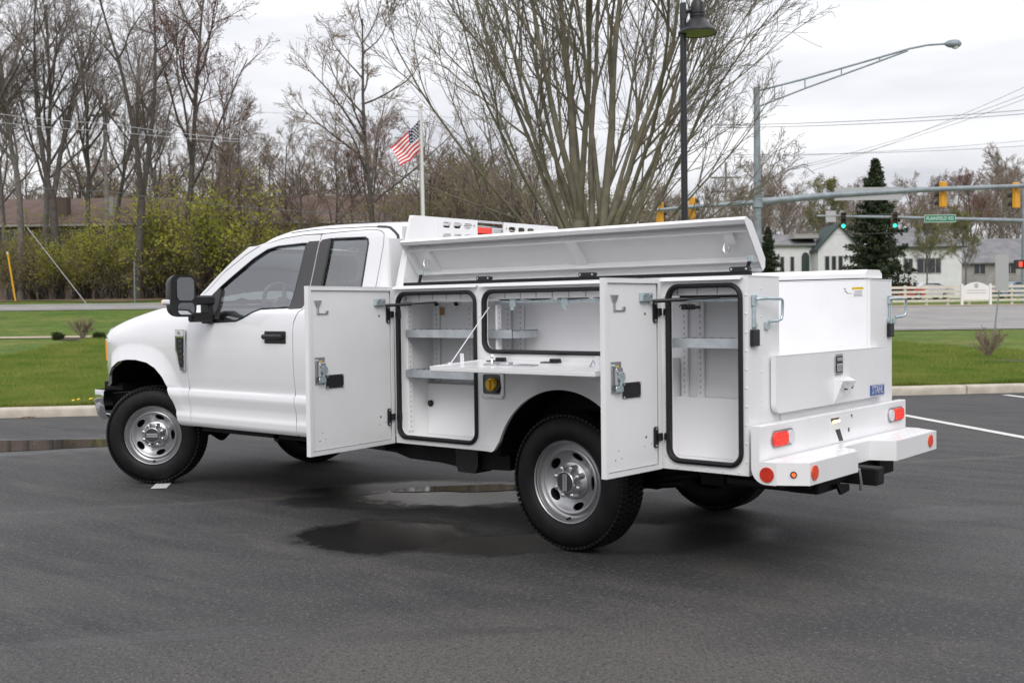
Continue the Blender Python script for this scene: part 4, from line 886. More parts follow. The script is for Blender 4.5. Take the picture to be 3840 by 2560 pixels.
# ---- asphalt of the lot
def asphalt_mat():
    m = bpy.data.materials.new('asphalt'); m.use_nodes = True; n = m.node_tree.nodes; l = m.node_tree.links; b = n['Principled BSDF']
    g = n.new('ShaderNodeNewGeometry')
    def noise(sc, det=4, ro=.55, vec=None):
        x = n.new('ShaderNodeTexNoise'); x.inputs['Scale'].default_value = sc; x.inputs['Detail'].default_value = det; x.inputs['Roughness'].default_value = ro
        l.new(vec or g.outputs['Position'], x.inputs['Vector']); return x.outputs['Fac']
    def ramp(v, a, b_, c0=(0, 0, 0), c1=(1, 1, 1)):
        if a > b_: a, b_, c0, c1 = b_, a, c1, c0
        r_ = n.new('ShaderNodeValToRGB'); l.new(v, r_.inputs[0]); r_.color_ramp.elements[0].position = a; r_.color_ramp.elements[1].position = b_
        r_.color_ramp.elements[0].color = (*c0, 1); r_.color_ramp.elements[1].color = (*c1, 1); return r_.outputs[0]
    def math_(op, a, b_=None, c=None):
        x = n.new('ShaderNodeMath'); x.operation = op
        for i, v in enumerate((a, b_, c)):
            if v is None: continue
            if isinstance(v, (int, float)): x.inputs[i].default_value = v
            else: l.new(v, x.inputs[i])
        return x.outputs[0]
    def mixc(f, a, b_):
        x = n.new('ShaderNodeMix'); x.data_type = 'RGBA'
        if isinstance(f, (int, float)): x.inputs[0].default_value = f
        else: l.new(f, x.inputs[0])
        for i, v in ((6, a), (7, b_)):
            if isinstance(v, tuple): x.inputs[i].default_value = (*v, 1)
            else: l.new(v, x.inputs[i])
        return x.outputs[2]
    big = noise(.55, 5, .6); mid = noise(3.0, 5, .6); fine = noise(95, 2, .7); grit = noise(260, 1)
    vo = n.new('ShaderNodeTexVoronoi'); vo.inputs['Scale'].default_value = 85; l.new(g.outputs['Position'], vo.inputs['Vector'])
    c = mixc(ramp(big, .40, .60), (.028, .029, .033), (.060, .056, .052))
    st_ = n.new('ShaderNodeMapping'); st_.inputs['Rotation'].default_value = (0, 0, R(-40)); st_.inputs['Scale'].default_value = (.5, 2.6, 1); l.new(g.outputs['Position'], st_.inputs[0])
    c = mixc(math_('MULTIPLY', ramp(noise(1.6, 6, .65, st_.outputs[0]), .44, .60), .75), c, (.100, .090, .079))
    c = mixc(math_('MULTIPLY', ramp(mid, .56, .42), .40), c, (.030, .031, .036))
    # faint tan seam where two pours meet, with worn edges
    sp = n.new('ShaderNodeSeparateXYZ'); l.new(g.outputs['Position'], sp.inputs[0])
    sx, sy = sp.outputs[0], sp.outputs[1]
    def line_dist(p, q):
        d = (Vector(q) - Vector(p)); d.normalize(); nn = (-d.y, d.x); k = -(nn[0] * p[0] + nn[1] * p[1])
        return math_('ADD', math_('ADD', math_('MULTIPLY', sx, nn[0]), math_('MULTIPLY', sy, nn[1])), k)
    wob = math_('MULTIPLY', math_('SUBTRACT', noise(1.3, 4), .5), .22)
    sd_ = math_('ABSOLUTE', math_('ADD', line_dist((3.867, 2.288), (2.703, .561)), wob))
    seam = math_('MULTIPLY', ramp(sd_, .075, .0), math_('MULTIPLY', ramp(noise(6, 5, .7), .36, .58), .85))
    c = mixc(seam, c, (.16, .145, .115))
    # paler worn tarmac and darker patched areas, each with its own outline
    wr0 = math_('MULTIPLY', math_('SUBTRACT', noise(1.1, 7, .65), .5), 1.6)
    for cx, cy, ra, rb, ang, s, tone in WEAR:
        ca, sa = math.cos(ang), math.sin(ang); dx = math_('SUBTRACT', sx, cx); dy = math_('SUBTRACT', sy, cy)
        u = math_('DIVIDE', math_('ADD', math_('MULTIPLY', dx, ca), math_('MULTIPLY', dy, sa)), ra); v = math_('DIVIDE', math_('SUBTRACT', math_('MULTIPLY', dy, ca), math_('MULTIPLY', dx, sa)), rb)
        e = math_('ADD', math_('SQRT', math_('ADD', math_('MULTIPLY', u, u), math_('MULTIPLY', v, v))), wr0); c = mixc(math_('MULTIPLY', ramp(e, 1.0, .40), s), c, tone)
    c = mixc(math_('MULTIPLY', ramp(vo.outputs['Distance'], .40, .10), .55), c, (.150, .145, .137))
    c = mixc(math_('MULTIPLY', ramp(noise(38, 3, .8), .54, .64), .80), c, (.165, .158, .148))
    c = mixc(math_('MULTIPLY', ramp(noise(48, 3, .8), .47, .38), .85), c, (.014, .014, .015))
    c = mixc(math_('MULTIPLY', ramp(fine, .60, .38), .65), c, (.018, .018, .020))
    # damp patches: soft ellipses in the lot with ragged rims
    wr1 = math_('MULTIPLY', math_('SUBTRACT', noise(2.6, 7, .62), .5), .95); damp = None
    for cx, cy, ra, rb, ang, s in DAMP:
        ca, sa = math.cos(ang), math.sin(ang); dx = math_('SUBTRACT', sx, cx); dy = math_('SUBTRACT', sy, cy)
        u = math_('DIVIDE', math_('ADD', math_('MULTIPLY', dx, ca), math_('MULTIPLY', dy, sa)), ra); v = math_('DIVIDE', math_('SUBTRACT', math_('MULTIPLY', dy, ca), math_('MULTIPLY', dx, sa)), rb)
        e = math_('ADD', math_('SQRT', math_('ADD', math_('MULTIPLY', u, u), math_('MULTIPLY', v, v))), wr1); k = math_('MULTIPLY', ramp(e, .98, .70), s)
        damp = k if damp is None else math_('MAXIMUM', damp, k)
    c = mixc(math_('MULTIPLY', damp, .80), c, (.016, .016, .017))
    l.new(c, b.inputs['Base Color'])
    rg = math_('SUBTRACT', .74, math_('MULTIPLY', damp, .57)); rg = math_('ADD', rg, math_('MULTIPLY', math_('SUBTRACT', mid, .5), .16)); l.new(rg, b.inputs['Roughness'])
    bp_ = n.new('ShaderNodeBump'); bp_.inputs['Distance'].default_value = .006
    l.new(math_('SUBTRACT', .9, math_('MULTIPLY', damp, .80)), bp_.inputs['Strength'])
    hgt = math_('ADD', math_('ADD', math_('MULTIPLY', fine, .6), math_('MULTIPLY', grit, .25)), math_('MULTIPLY', vo.outputs['Distance'], -.7)); l.new(hgt, bp_.inputs['Height']); l.new(bp_.outputs[0], b.inputs['Normal'])
    MATS['asphalt'] = m
WEAR = [(-1.2, 2.6, 1.9, 1.1, R(48), .80, (.120, .107, .093)), (.4, 3.9, 1.3, .5, R(50), .5, (.105, .099, .092)), (-2.2, -.9, 1.6, .7, R(46), .45, (.105, .101, .098)), (3.4, 1.9, 1.6, .5, R(50), .5, (.100, .098, .098)), (-.3, .9, 1.0, .5, R(40), .7, (.022, .022, .024)), (2.6, 3.0, 1.4, .35, R(52), .55, (.028, .029, .033)), (5.6, 1.0, 2.0, .6, R(49), .5, (.030, .031, .035)), (1.6, 3.3, .8, .4, R(44), .6, (.095, .088, .080)), (-2.0, 1.2, 1.0, .35, R(52), .6, (.024, .024, .027)), (-.1, 2.2, .9, .22, R(47), .55, (.026, .026, .029)), (-3.0, -2.6, 1.3, .5, R(48), .5, (.030, .031, .034))]
# damp areas (x, y, half-length, half-width, angle, strength)
DAMP = [(1.18, 1.24, .66, .62, R(48), 1.0), (.45, 1.0, .60, .34, R(48), .75), (1.62, -.40, 1.35, .62, R(50), 1.0), (2.35, -.15, .9, .45, R(50), .7), (8.2, .95, 2.5, 1.0, R(48), .7),
        (2.1, .35, .9, .40, R(40), .65), (-1.35, -1.6, .7, .28, R(50), .22), (.35, 3.2, .75, .10, R(52), .35), (-.45, 2.6, .8, .08, R(48), .30), (2.05, 1.75, .22, .06, R(50), .45), (1.75, 1.95, .18, .05, R(50), .4), (1.55, 2.1, .10, .04, R(48), .4), (-.2, .2, .8, .5, R(50), .5)]
asphalt_mat()
m = MB(); m.add([lot(-90, 0), lot(90, 0), lot(90, 70), lot(-90, 70)], [(0, 1, 2, 3)]); m.build('asphalt_lot', 'asphalt', None, kind='structure')
# ---- puddles: thin sheets of still water with ragged outlines
def water():
    m = bpy.data.materials.new('puddle_water'); m.use_nodes = True; n = m.node_tree.nodes; l = m.node_tree.links; b = n['Principled BSDF']
    b.inputs['Base Color'].default_value = (.014, .014, .015, 1); b.inputs['Roughness'].default_value = .03; b.inputs['IOR'].default_value = 1.33
    b.inputs['Specular IOR Level'].default_value = .5
    t = n.new('ShaderNodeTexNoise'); t.inputs['Scale'].default_value = 7; g = n.new('ShaderNodeNewGeometry'); l.new(g.outputs['Position'], t.inputs['Vector'])
    k = n.new('ShaderNodeBump'); k.inputs['Strength'].default_value = .04; k.inputs['Distance'].default_value = .01; l.new(t.outputs[0], k.inputs['Height']); l.new(k.outputs[0], b.inputs['Normal'])
    MATS['puddle_water'] = m
water()
def puddle(cx, cy, ra, rb, ang, seed, z=.004, n_=90):
    rg = random.Random(seed); ph = [rg.uniform(0, 6.3) for _ in range(6)]; P = []
    for i in range(n_):
        t = 2 * math.pi * i / n_; k = 1 + sum(.16 / (j + 1) * math.sin((j + 2) * t + ph[j]) for j in range(6))
        u, v = ra * k * math.cos(t), rb * k * math.sin(t); P.append((cx + u * math.cos(ang) - v * math.sin(ang), cy + u * math.sin(ang) + v * math.cos(ang), z))
    m = MB(); m.add(P, [tuple(range(n_))]); return m.build('puddle', 'puddle_water', None, kind='structure')
puddle(8.35, 1.0, 2.2, .66, math.atan2(KD.y, KD.x), 4)
puddle(1.95, -.45, .55, .16, R(50), 9)
# ---- painted bay lines
pm_ = pmat('bay_paint', (.72, .72, .69), .65, col2=(.55, .54, .52), vscale=30)
def bay_line(s, t0, t1, w=.10):
    m = MB(); m.add([lot(s - w / 2, t0, .0045), lot(s + w / 2, t0, .0045), lot(s + w / 2, t1, .0045), lot(s - w / 2, t1, .0045)], [(0, 1, 2, 3)]); return m.build('bay_line', 'bay_paint', None, kind='structure')
def st(p): v = Vector((p[0], p[1], 0)) - K0; return v.dot(KD), v.dot(KN)
s3, t3 = st((1.32, -7.723)); s4, t4 = st((1.686, -11.969)); s1, t1_ = st((4.10, .86)); 
bay_line(s3 + .02, .35, 6.2, .125); bay_line(s4, .35, 6.2, .125); bay_line(s1, t1_ - .4, t1_ + .22, .12); bay_line((s1 + s3) / 2, .35, 6.2); bay_line(s1 - (s3 - s1) / 2, .35, 5.0)
# ---- kerb in cast lengths, with a few blown twigs in the gutter
pmat('concrete', (.52, .47, .39), .85, col2=(.40, .36, .30), vscale=5, bump=.25, bscale=60)
kb = bpy.data.objects.new('kerb', None); COL.objects.link(kb); kb['kind'] = 'structure'
prof = [(.0, -.05), (.012, .095), (-.005, .122), (-.03, .132), (-.15, .135), (-.16, -.05)]
for i in range(-9, 16):
    s0 = i * 3.05 + 1.1; s1_ = s0 + 3.036; m = MB(); P = []
    for s in (s0, s0 + .010, s1_ - .010, s1_):
        e = .010 if s in (s0, s1_) else 0
        P += [lot(s, t + (-e if t > -.1 else 0), z - (e if z > 0 else 0)) for t, z in prof]
    k = len(prof); m.add(P, [(a * k + j, a * k + j + 1, (a + 1) * k + j + 1, (a + 1) * k + j) for a in range(3) for j in range(k - 1)] + [tuple(range(k)), tuple(range(3 * k, 4 * k))]); m.build('kerb_length', 'concrete', kb, 40)
# ---- lawn and land beyond
def grass_ground():
    m = bpy.data.materials.new('lawn'); m.use_nodes = True; n = m.node_tree.nodes; l = m.node_tree.links; b = n['Principled BSDF']; b.inputs['Roughness'].default_value = .85; b.inputs['Specular IOR Level'].default_value = .15
    g = n.new('ShaderNodeNewGeometry')
    def noise(sc, det=5):
        x = n.new('ShaderNodeTexNoise'); x.inputs['Scale'].default_value = sc; x.inputs['Detail'].default_value = det; l.new(g.outputs['Position'], x.inputs['Vector']); return x.outputs[0]
    def ramp(v, stops):
        r_ = n.new('ShaderNodeValToRGB'); l.new(v, r_.inputs[0]); e = r_.color_ramp.elements
        while len(e) < len(stops): e.new(.5)
        for q, (p, c) in zip(e, stops): q.position = p; q.color = (*c, 1)
        return r_.outputs[0]
    a = ramp(noise(.35), [(.30, (.100, .185, .028)), (.50, (.155, .225, .038)), (.70, (.240, .250, .065))])
    f0 = ramp(noise(1.9, 6), [(.38, (.62, .66, .60)), (.60, (1.05, 1.02, 1.0))])
    f = ramp(noise(14, 6), [(.30, (.30, .32, .30)), (.7, (1.0, 1.0, .95))])
    x = n.new('ShaderNodeMix'); x.data_type = 'RGBA'; x.blend_type = 'MULTIPLY'; x.inputs[0].default_value = .8; l.new(a, x.inputs[6]); l.new(f, x.inputs[7])
    x2 = n.new('ShaderNodeMix'); x2.data_type = 'RGBA'; x2.blend_type = 'MULTIPLY'; x2.inputs[0].default_value = .85; l.new(x.outputs[2], x2.inputs[6]); l.new(f0, x2.inputs[7])
    l.new(x2.outputs[2], b.inputs['Base Color'])
    k = n.new('ShaderNodeBump'); k.inputs['Strength'].default_value = .8; k.inputs['Distance'].default_value = .06; l.new(noise(9, 8), k.inputs['Height']); l.new(k.outputs[0], b.inputs['Normal'])
    MATS['lawn'] = m
grass_ground()
m = MB(); S_ = list(np.linspace(-120, 120, 121)); T_ = [-.158, -.6, -1.5, -3, -5, -8, -11, -14, -17, -20] + list(np.arange(-22, -84, -1.2)) + [-90, -100, -110, -140, -200, -300, -500, -900]
P = []
for t in T_:
    for s in S_:
        sc_ = 1 if t > -100 else 1 + (-t - 100) / 60
        p = lot(s * sc_, t); P.append((p.x, p.y, max(.128, ground_z(p)) if t < -.7 else .128))
ns = len(S_); m.add(P, [(i * ns + j, i * ns + j + 1, (i + 1) * ns + j + 1, (i + 1) * ns + j) for i in range(len(T_) - 1) for j in range(ns - 1)]); lawn = m.build('lawn', 'lawn', None, 60, kind='structure')
def strip(name, d0, d1, a0, a1, mat, dz, na=60, nd=8, kind='structure', zf=None):
    """a band that follows the lie of the land; d0, d1: depth as function of side angle"""
    m = MB(); P = []
    for i in range(na + 1):
        a = a0 + (a1 - a0) * i / na; da, db = d0(a), d1(a)
        for j in range(nd + 1):
            d = da + (db - da) * j / nd; p = gp(d, a * d); P.append((p.x, p.y, ground_z(p) + dz))
    m.add(P, [(i * (nd + 1) + j, i * (nd + 1) + j + 1, (i + 1) * (nd + 1) + j + 1, (i + 1) * (nd + 1) + j) for i in range(na) for j in range(nd)])
    return m.build(name, mat, None, 60, kind=kind)
lerp = lambda p, q: (lambda a: p * (1 - wblend(a)) + q * wblend(a))
pmat('road_grey', (.29, .275, .26), .85, col2=(.23, .22, .21), vscale=.6, bump=.1, bscale=30)
pmat('path_concrete', (.46, .36, .28), .85, col2=(.38, .30, .23), vscale=1.5)
pmat('road_paint', (.55, .55, .52), .7); pmat('mulch', (.05, .038, .032), .95, col2=(.09, .07, .06), vscale=25, bump=.5, bscale=30)
pmat('leaf_litter', (.17, .11, .065), .95, col2=(.09, .085, .03), vscale=3, bump=.6, bscale=14)
strip('road', lerp(61.5, 45.5), lerp(70, 66), -.85, .95, 'road_grey', .035)
strip('road_edge_line', lerp(64, 46.3), lerp(64.5, 46.55), -.85, .95, 'road_paint', .050, nd=2)
strip('pavement', lerp(70.4, 66.3), lerp(70.8, 68.6), .05, .95, 'path_concrete', .05, nd=2)
strip('path', lambda a: 41.0, lambda a: 42.3, -.8, -.30, 'path_concrete', .03, nd=3)
strip('leaf_litter', lambda a: 73.4 + 1.2 * math.sin(a * 40), lambda a: 95, -.75, .03, 'leaf_litter', .04, nd=12)
# ---- grass blades along the near lawn
def blades(name, regs, seed):
    rg = np.random.default_rng(seed); V_ = []; F_ = []
    allp = []
    for (s0, s1_, t0, t1q, dens) in regs:
        n_ = int((s1_ - s0) * (t0 - t1q) * dens); s = rg.uniform(s0, s1_, n_); t = t0 + (t1q - t0) * rg.uniform(0, 1, n_) ** 1.9
        allp.append(np.stack([s, t], 1))
    q = np.concatenate(allp); n_ = len(q)
    base = np.array([K0.x, K0.y]) + q[:, :1] * np.array([KD.x, KD.y]) + q[:, 1:] * np.array([KN.x, KN.y])
    z = np.array([max(.128, ground_z(p)) for p in base]); clump = .6 + .8 * (np.sin(base[:, 0] * 3.1 + np.sin(base[:, 1] * 2.3) * 2) * np.sin(base[:, 1] * 2.7 + 1) * .5 + .5)
    h = rg.uniform(.035, .085, n_) * clump * (1 + .4 * np.clip((-q[:, 1] - 3) / 18, 0, 1)); an = rg.uniform(0, 6.283, n_); w = rg.uniform(.004, .009, n_) * (1 + 1.3 * np.clip((-q[:, 1] - 3) / 18, 0, 1)); le = rg.normal(0, .45, (n_, 2))
    dx = np.cos(an) * w; dy = np.sin(an) * w
    A = np.stack([base[:, 0] - dx, base[:, 1] - dy, z - .01], 1); B = np.stack([base[:, 0] + dx, base[:, 1] + dy, z - .01], 1); C_ = np.stack([base[:, 0] + le[:, 0] * h, base[:, 1] + le[:, 1] * h, z + h], 1)
    V_ = np.stack([A, B, C_], 1).reshape(-1, 3); F_ = np.arange(n_ * 3).reshape(-1, 3)
    me = bpy.data.meshes.new(name); me.from_pydata(V_.tolist(), [], F_.tolist()); o_ = obj(name, me, 'grass_blade', None, 'stuff'); o_['label'] = 'short spring grass growing along the kerb'; o_['category'] = 'grass'; return o_
def leafmat(name, c0, c1, sc=3.0, rough=.6, trans=.25):
    """foliage: colour varies from place to place in the crown, light passes through a little"""
    m = bpy.data.materials.new(name); m.use_nodes = True; n = m.node_tree.nodes; l = m.node_tree.links; b = n['Principled BSDF']; b.inputs['Roughness'].default_value = rough; b.inputs['Specular IOR Level'].default_value = .25
    g = n.new('ShaderNodeNewGeometry'); x = n.new('ShaderNodeTexNoise'); x.inputs['Scale'].default_value = sc; x.inputs['Detail'].default_value = 6; l.new(g.outputs['Position'], x.inputs['Vector'])
    r_ = n.new('ShaderNodeValToRGB'); l.new(x.outputs[0], r_.inputs[0]); r_.color_ramp.elements[0].position = .32; r_.color_ramp.elements[1].position = .68; r_.color_ramp.elements[0].color = (*c0, 1); r_.color_ramp.elements[1].color = (*c1, 1)
    l.new(r_.outputs[0], b.inputs['Base Color'])
    if trans:
        t = n.new('ShaderNodeBsdfTranslucent'); l.new(r_.outputs[0], t.inputs[0]); mxs = n.new('ShaderNodeMixShader'); mxs.inputs[0].default_value = trans
        l.new(b.outputs[0], mxs.inputs[1]); l.new(t.outputs[0], mxs.inputs[2]); l.new(mxs.outputs[0], n['Material Output'].inputs[0])
    MATS[name] = m
leafmat('grass_blade', (.135, .225, .032), (.270, .300, .070), .8, trans=.4)
sL0, _ = st(at(-150, 940, 14)); sL1, _ = st(at(330, 940, 14)); sR0, _ = st(at(1950, 890, 17)); sR1, _ = st(at(2500, 890, 18))
blades('grass', [(sL0, sL1, -.15, -1.0, 3500), (sL0 - 4, sL1 + .3, -.16, -27, 950), (sR0, sR1, -.15, -1.0, 3500), (sR0, sR1 + 5, -.16, -29, 850), (sL1, sR0, -.15, -1.0, 500)], 5)

pmat('dry_twig', (.20, .12, .06), .9)
rgd = random.Random(6); dbx = thing('twig_litter', 'few dry twigs and leaf scraps lying in the gutter', 'litter', (10.80, -1.44, .0))
for k in range(9):
    a = rgd.uniform(0, 6.28); L_ = rgd.uniform(.06, .16); x, y = rgd.uniform(-.22, .22) * KD.x, rgd.uniform(-.22, .22) * KD.y
    MB().tube([(x, y, .006), (x + math.cos(a) * L_ * .5, y + math.sin(a) * L_ * .5, .014), (x + math.cos(a) * L_, y + math.sin(a) * L_, .007)], .004, 5).build('twig', 'dry_twig', dbx)
for k in range(5):
    a = rgd.uniform(0, 6.28); x, y = rgd.uniform(-.2, .2) * KD.x, rgd.uniform(-.2, .2) * KD.y; c, s_ = math.cos(a) * .03, math.sin(a) * .03
    MB().add([(x - c, y - s_, .006), (x - s_ * .5, y + c * .5, .016), (x + c, y + s_, .010), (x + s_ * .5, y - c * .5, .006)], [(0, 1, 2, 3)]).build('leaf_scrap', 'dry_twig', dbx)
# ================================================================== TREES
class Tree:
    """bare tree grown branch by branch; wood (trunk and limbs) and twigs are kept apart"""
    def __init__(s, seed): s.rg = random.Random(seed); s.wood = []; s.twig = []; s.tips = []
    def rv(s): g = s.rg.gauss; return Vector((g(0, 1), g(0, 1), g(0, 1)))
    def stem(s, p, d, L, r0, r1, n, wig, up):
        pts = [p.copy()]; rs = [r0]; d = d.normalized()
        for i in range(n):
            d = (d + s.rv() * wig + Vector((0, 0, up))).normalized(); p = p + d * (L / n); pts.append(p.copy()); rs.append(r0 + (r1 - r0) * (i + 1) / n)
        return pts, rs, d
    def grow(s, p, d, L, r, lev, P):
        c = P[lev]; last = lev == len(P) - 1
        pts, rs, _ = s.stem(p, d, L, r, r * c.get('tap', .35), c['n'], c['wig'], c['up'])
        (s.twig if lev >= 2 else s.wood).append((pts, rs, c.get('k', 4)))
        if last: s.tips.append(pts[-1]); s.tips.append(pts[len(pts) // 2]); return
        q = P[lev + 1]; m = c['kids']; m = max(1, int(m * s.rg.uniform(.75, 1.25)))
        for i in range(m):
            t = c['from'] + (1 - c['from']) * ((i + s.rg.random()) / m) ** .9; k = t * (len(pts) - 1); j = min(int(k), len(pts) - 2); f = k - j
            o_ = pts[j].lerp(pts[j + 1], f); dd = (pts[j + 1] - pts[j]).normalized(); rr = rs[j] + (rs[j + 1] - rs[j]) * f
            az = s.rg.uniform(0, 6.283); a = dd.orthogonal().normalized(); b = dd.cross(a); ang = R(s.rg.gauss(c['ang'], c.get('angv', 9)))
            nd_ = dd * math.cos(ang) + (a * math.cos(az) + b * math.sin(az)) * math.sin(ang)
            s.grow(o_, nd_, L * c['rat'] * s.rg.uniform(.6, 1.15) * (1.12 - .62 * (t - c['from']) / (1 - c['from'] + 1e-6)), min(rr * .75, max(r * c['rr'], P[lev + 1].get('rmin', .006))), lev + 1, P)
def tubes(lst, rmin):
    V_ = []; F_ = []; off = 0
    for pts, rs, k in lst:
        P = np.array([tuple(p) for p in pts]); D = np.gradient(P, axis=0); D /= np.linalg.norm(D, axis=1)[:, None] + 1e-9
        ref = np.array([0., 0, 1]) if abs(D[0][2]) < .8 else np.array([1., 0, 0]); A = np.cross(D, ref); A /= np.linalg.norm(A, axis=1)[:, None] + 1e-9; B = np.cross(D, A)
        t = np.arange(k) * 2 * math.pi / k; r_ = np.maximum(np.array(rs), rmin)[:, None, None]
        V_.append((P[:, None] + r_ * (A[:, None] * np.cos(t)[None, :, None] + B[:, None] * np.sin(t)[None, :, None])).reshape(-1, 3))
        n_ = len(P); i = np.arange(n_ - 1)[:, None] * k; j = np.arange(k)[None]; j2 = (j + 1) % k
        F_.append((np.stack([i + j, i + j2, i + k + j2, i + k + j], -1).reshape(-1, 4)) + off); off += n_ * k
    return np.concatenate(V_), np.concatenate(F_)
def np_mesh(name, V_, F_, smooth=True):
    me = bpy.data.meshes.new(name); nv, nf, k = len(V_), len(F_), F_.shape[1]
    me.vertices.add(nv); me.vertices.foreach_set('co', np.asarray(V_, np.float32).ravel()); me.loops.add(nf * k); me.loops.foreach_set('vertex_index', np.asarray(F_, np.int32).ravel())
    me.polygons.add(nf); me.polygons.foreach_set('loop_start', np.arange(0, nf * k, k, dtype=np.int32))
    me.update(calc_edges=True)
    if smooth: me.polygons.foreach_set('use_smooth', [True] * nf)
    return me
def leaf_cards(pts, n_per, spread, size, seed, flat=.35):
    rg = np.random.default_rng(seed); P = np.repeat(np.array([tuple(p) for p in pts]), n_per, 0); n_ = len(P); P = P + rg.normal(0, spread, (n_, 3))
    a = rg.normal(0, 1, (n_, 3)); a[:, 2] *= flat + .4; a /= np.linalg.norm(a, axis=1)[:, None]; b = np.cross(a, rg.normal(0, 1, (n_, 3))); b /= np.linalg.norm(b, axis=1)[:, None] + 1e-9
    s = rg.uniform(.6, 1.3, n_)[:, None] * size; V_ = np.stack([P - a * s, P + b * s * .5, P + a * s, P - b * s * .5], 1).reshape(-1, 3); return V_, np.arange(n_ * 4).reshape(-1, 4)
pmat('bark_grey', (.185, .168, .150), .95, col2=(.115, .103, .092), vscale=5, bump=.6, bscale=18)
pmat('bark_dark', (.105, .090, .078), .95, col2=(.065, .056, .048), vscale=5, bump=.5, bscale=18)
pmat('bark_moss', (.205, .184, .130), .95, col2=(.125, .110, .078), vscale=3, bump=.7, bscale=14)
pmat('twig_grey', (.220, .185, .160), .95); pmat('twig_brown', (.250, .195, .152), .95); pmat('twig_olive', (.190, .165, .125), .95); pmat('twig_red', (.150, .082, .066), .95)
leafmat('bud_red', (.15, .055, .045), (.24, .10, .075), 2.0); leafmat('bud_green', (.16, .17, .045), (.26, .25, .08), 2.0); leafmat('leaf_spring', (.270, .295, .040), (.500, .500, .085), .6, trans=.5); leafmat('leaf_dull', (.17, .155, .05), (.30, .26, .09), .6, trans=.35)
leafmat('needle', (.022, .036, .018), (.060, .078, .038), 1.5, trans=.05)
PROTO = {}
def make_tree(key, T, wood_mat, twig_mat, rw=.03, rt=.012, buds=None):
    """store meshes of one grown tree"""
    V_, F_ = tubes(T.wood, rw); w = np_mesh(key + '_wood', V_, F_); V_, F_ = tubes(T.twig, rt); t = np_mesh(key + '_twigs', V_, F_, False)
    b = None
    if buds:
        V_, F_ = leaf_cards(T.tips, buds[1], buds[2], buds[3], 7); b = np_mesh(key + '_buds', V_, F_, False)
    PROTO[key] = (w, wood_mat, t, twig_mat, b, buds[0] if buds else None)
def plant(key, name, label, loc, rz=0.0, sc=1.0, group=None, cat='tree', sz=None, lean=(0, 0)):
    w, wm_, t, tm, b, bm_ = PROTO[key]; o_ = thing(name, label, cat, loc, rz, group); o_.scale = (sc, sc, sz or sc); o_.rotation_euler = (lean[0], lean[1], rz)
    obj('trunk', w, wm_, o_); obj('crown', t, tm, o_)
    if b: obj('buds', b, bm_, o_, kind='stuff')
    return o_
def forest_tree(seed, H, r, fork=False, lim=12, spread=42):
    T = Tree(seed)
    P = [dict(n=12, wig=.045, up=.03, kids=lim, ang=spread, rat=.40, rr=.42, tap=.22, k=9, **{'from': .34}),
         dict(n=7, wig=.10, up=.075, kids=8, ang=36, rat=.50, rr=.42, tap=.25, k=6, **{'from': .2}),
         dict(n=5, wig=.12, up=.05, kids=7, ang=34, rat=.54, rr=.45, tap=.3, k=4, **{'from': .15}),
         dict(n=4, wig=.14, up=.04, kids=4, ang=28, rat=.85, rr=.6, tap=.4, k=3, rmin=.007, **{'from': .1}),
         dict(n=3, wig=.10, up=.03, k=3, rmin=.005)]
    if fork:
        pts, rs, d = T.stem(Vector((0, 0, -.2)), Vector((.03, 0, 1)), H * fork, r, r * .8, 6, .03, .02); T.wood.append((pts, rs, 10))
        P[0]['from'] = .12; P[0]['kids'] = max(5, int(lim * .7))
        for sg in (-1, 1): T.grow(pts[-1], d + Vector((.30 * sg, .15 * sg, 0)), H * (1 - fork), r * .62, 0, P)
    else: T.grow(Vector((0, 0, -.2)), Vector((0, 0, 1)), H, r, 0, P)
    return T
make_tree('wood_a', forest_tree(11, 21, .26), 'bark_grey', 'twig_grey', .015, .0085)
make_tree('wood_b', forest_tree(12, 20, .30, .33, 12), 'bark_dark', 'twig_grey', .015, .0085)
make_tree('wood_c', forest_tree(13, 17, .20, lim=14, spread=34), 'bark_grey', 'twig_grey', .015, .008)
make_tree('wood_d', forest_tree(14, 12, .14, lim=14, spread=46), 'bark_dark', 'twig_brown', .014, .008)
make_tree('far_wood', forest_tree(17, 13, .16, lim=15, spread=44), 'bark_grey', 'twig_brown', .018, .010)
make_tree('maple', forest_tree(15, 21, .24, lim=18, spread=34), 'bark_dark', 'twig_red', .02, .010, ('bud_red', 2, .10, .055))
make_tree('budding', forest_tree(16, 12, .16, lim=16, spread=40), 'bark_grey', 'twig_grey', .02, .011, ('bud_green', 2, .16, .075))
# thicket: many stems from the ground
def thicket(seed, H, stems, r):
    T = Tree(seed); P = [dict(n=8, wig=.09, up=.02, kids=9, ang=38, rat=.46, rr=.5, tap=.3, k=5, **{'from': .18}), dict(n=5, wig=.14, up=.03, kids=7, ang=42, rat=.52, rr=.5, tap=.4, k=4, **{'from': .15}),
                         dict(n=4, wig=.16, up=.02, kids=6, ang=42, rat=.55, rr=.6, tap=.5, k=3, rmin=.008, **{'from': .1}), dict(n=3, wig=.18, up=.02, k=3, rmin=.006)]
    for i in range(stems):
        az = T.rg.uniform(0, 6.283); inc = T.rg.uniform(.05, .55); T.grow(Vector((math.cos(az) * .25, math.sin(az) * .25, -.1)), Vector((math.cos(az) * inc, math.sin(az) * inc, 1)), H * T.rg.uniform(.65, 1.05), r * T.rg.uniform(.6, 1.1), 0, P)
    return T
make_tree('thicket_a', thicket(21, 7.5, 8, .07), 'bark_dark', 'twig_brown', .012, .009)
make_tree('thicket_b', thicket(22, 6.0, 9, .06), 'bark_grey', 'twig_brown', .012, .009, ('bud_green', 1, .12, .05))
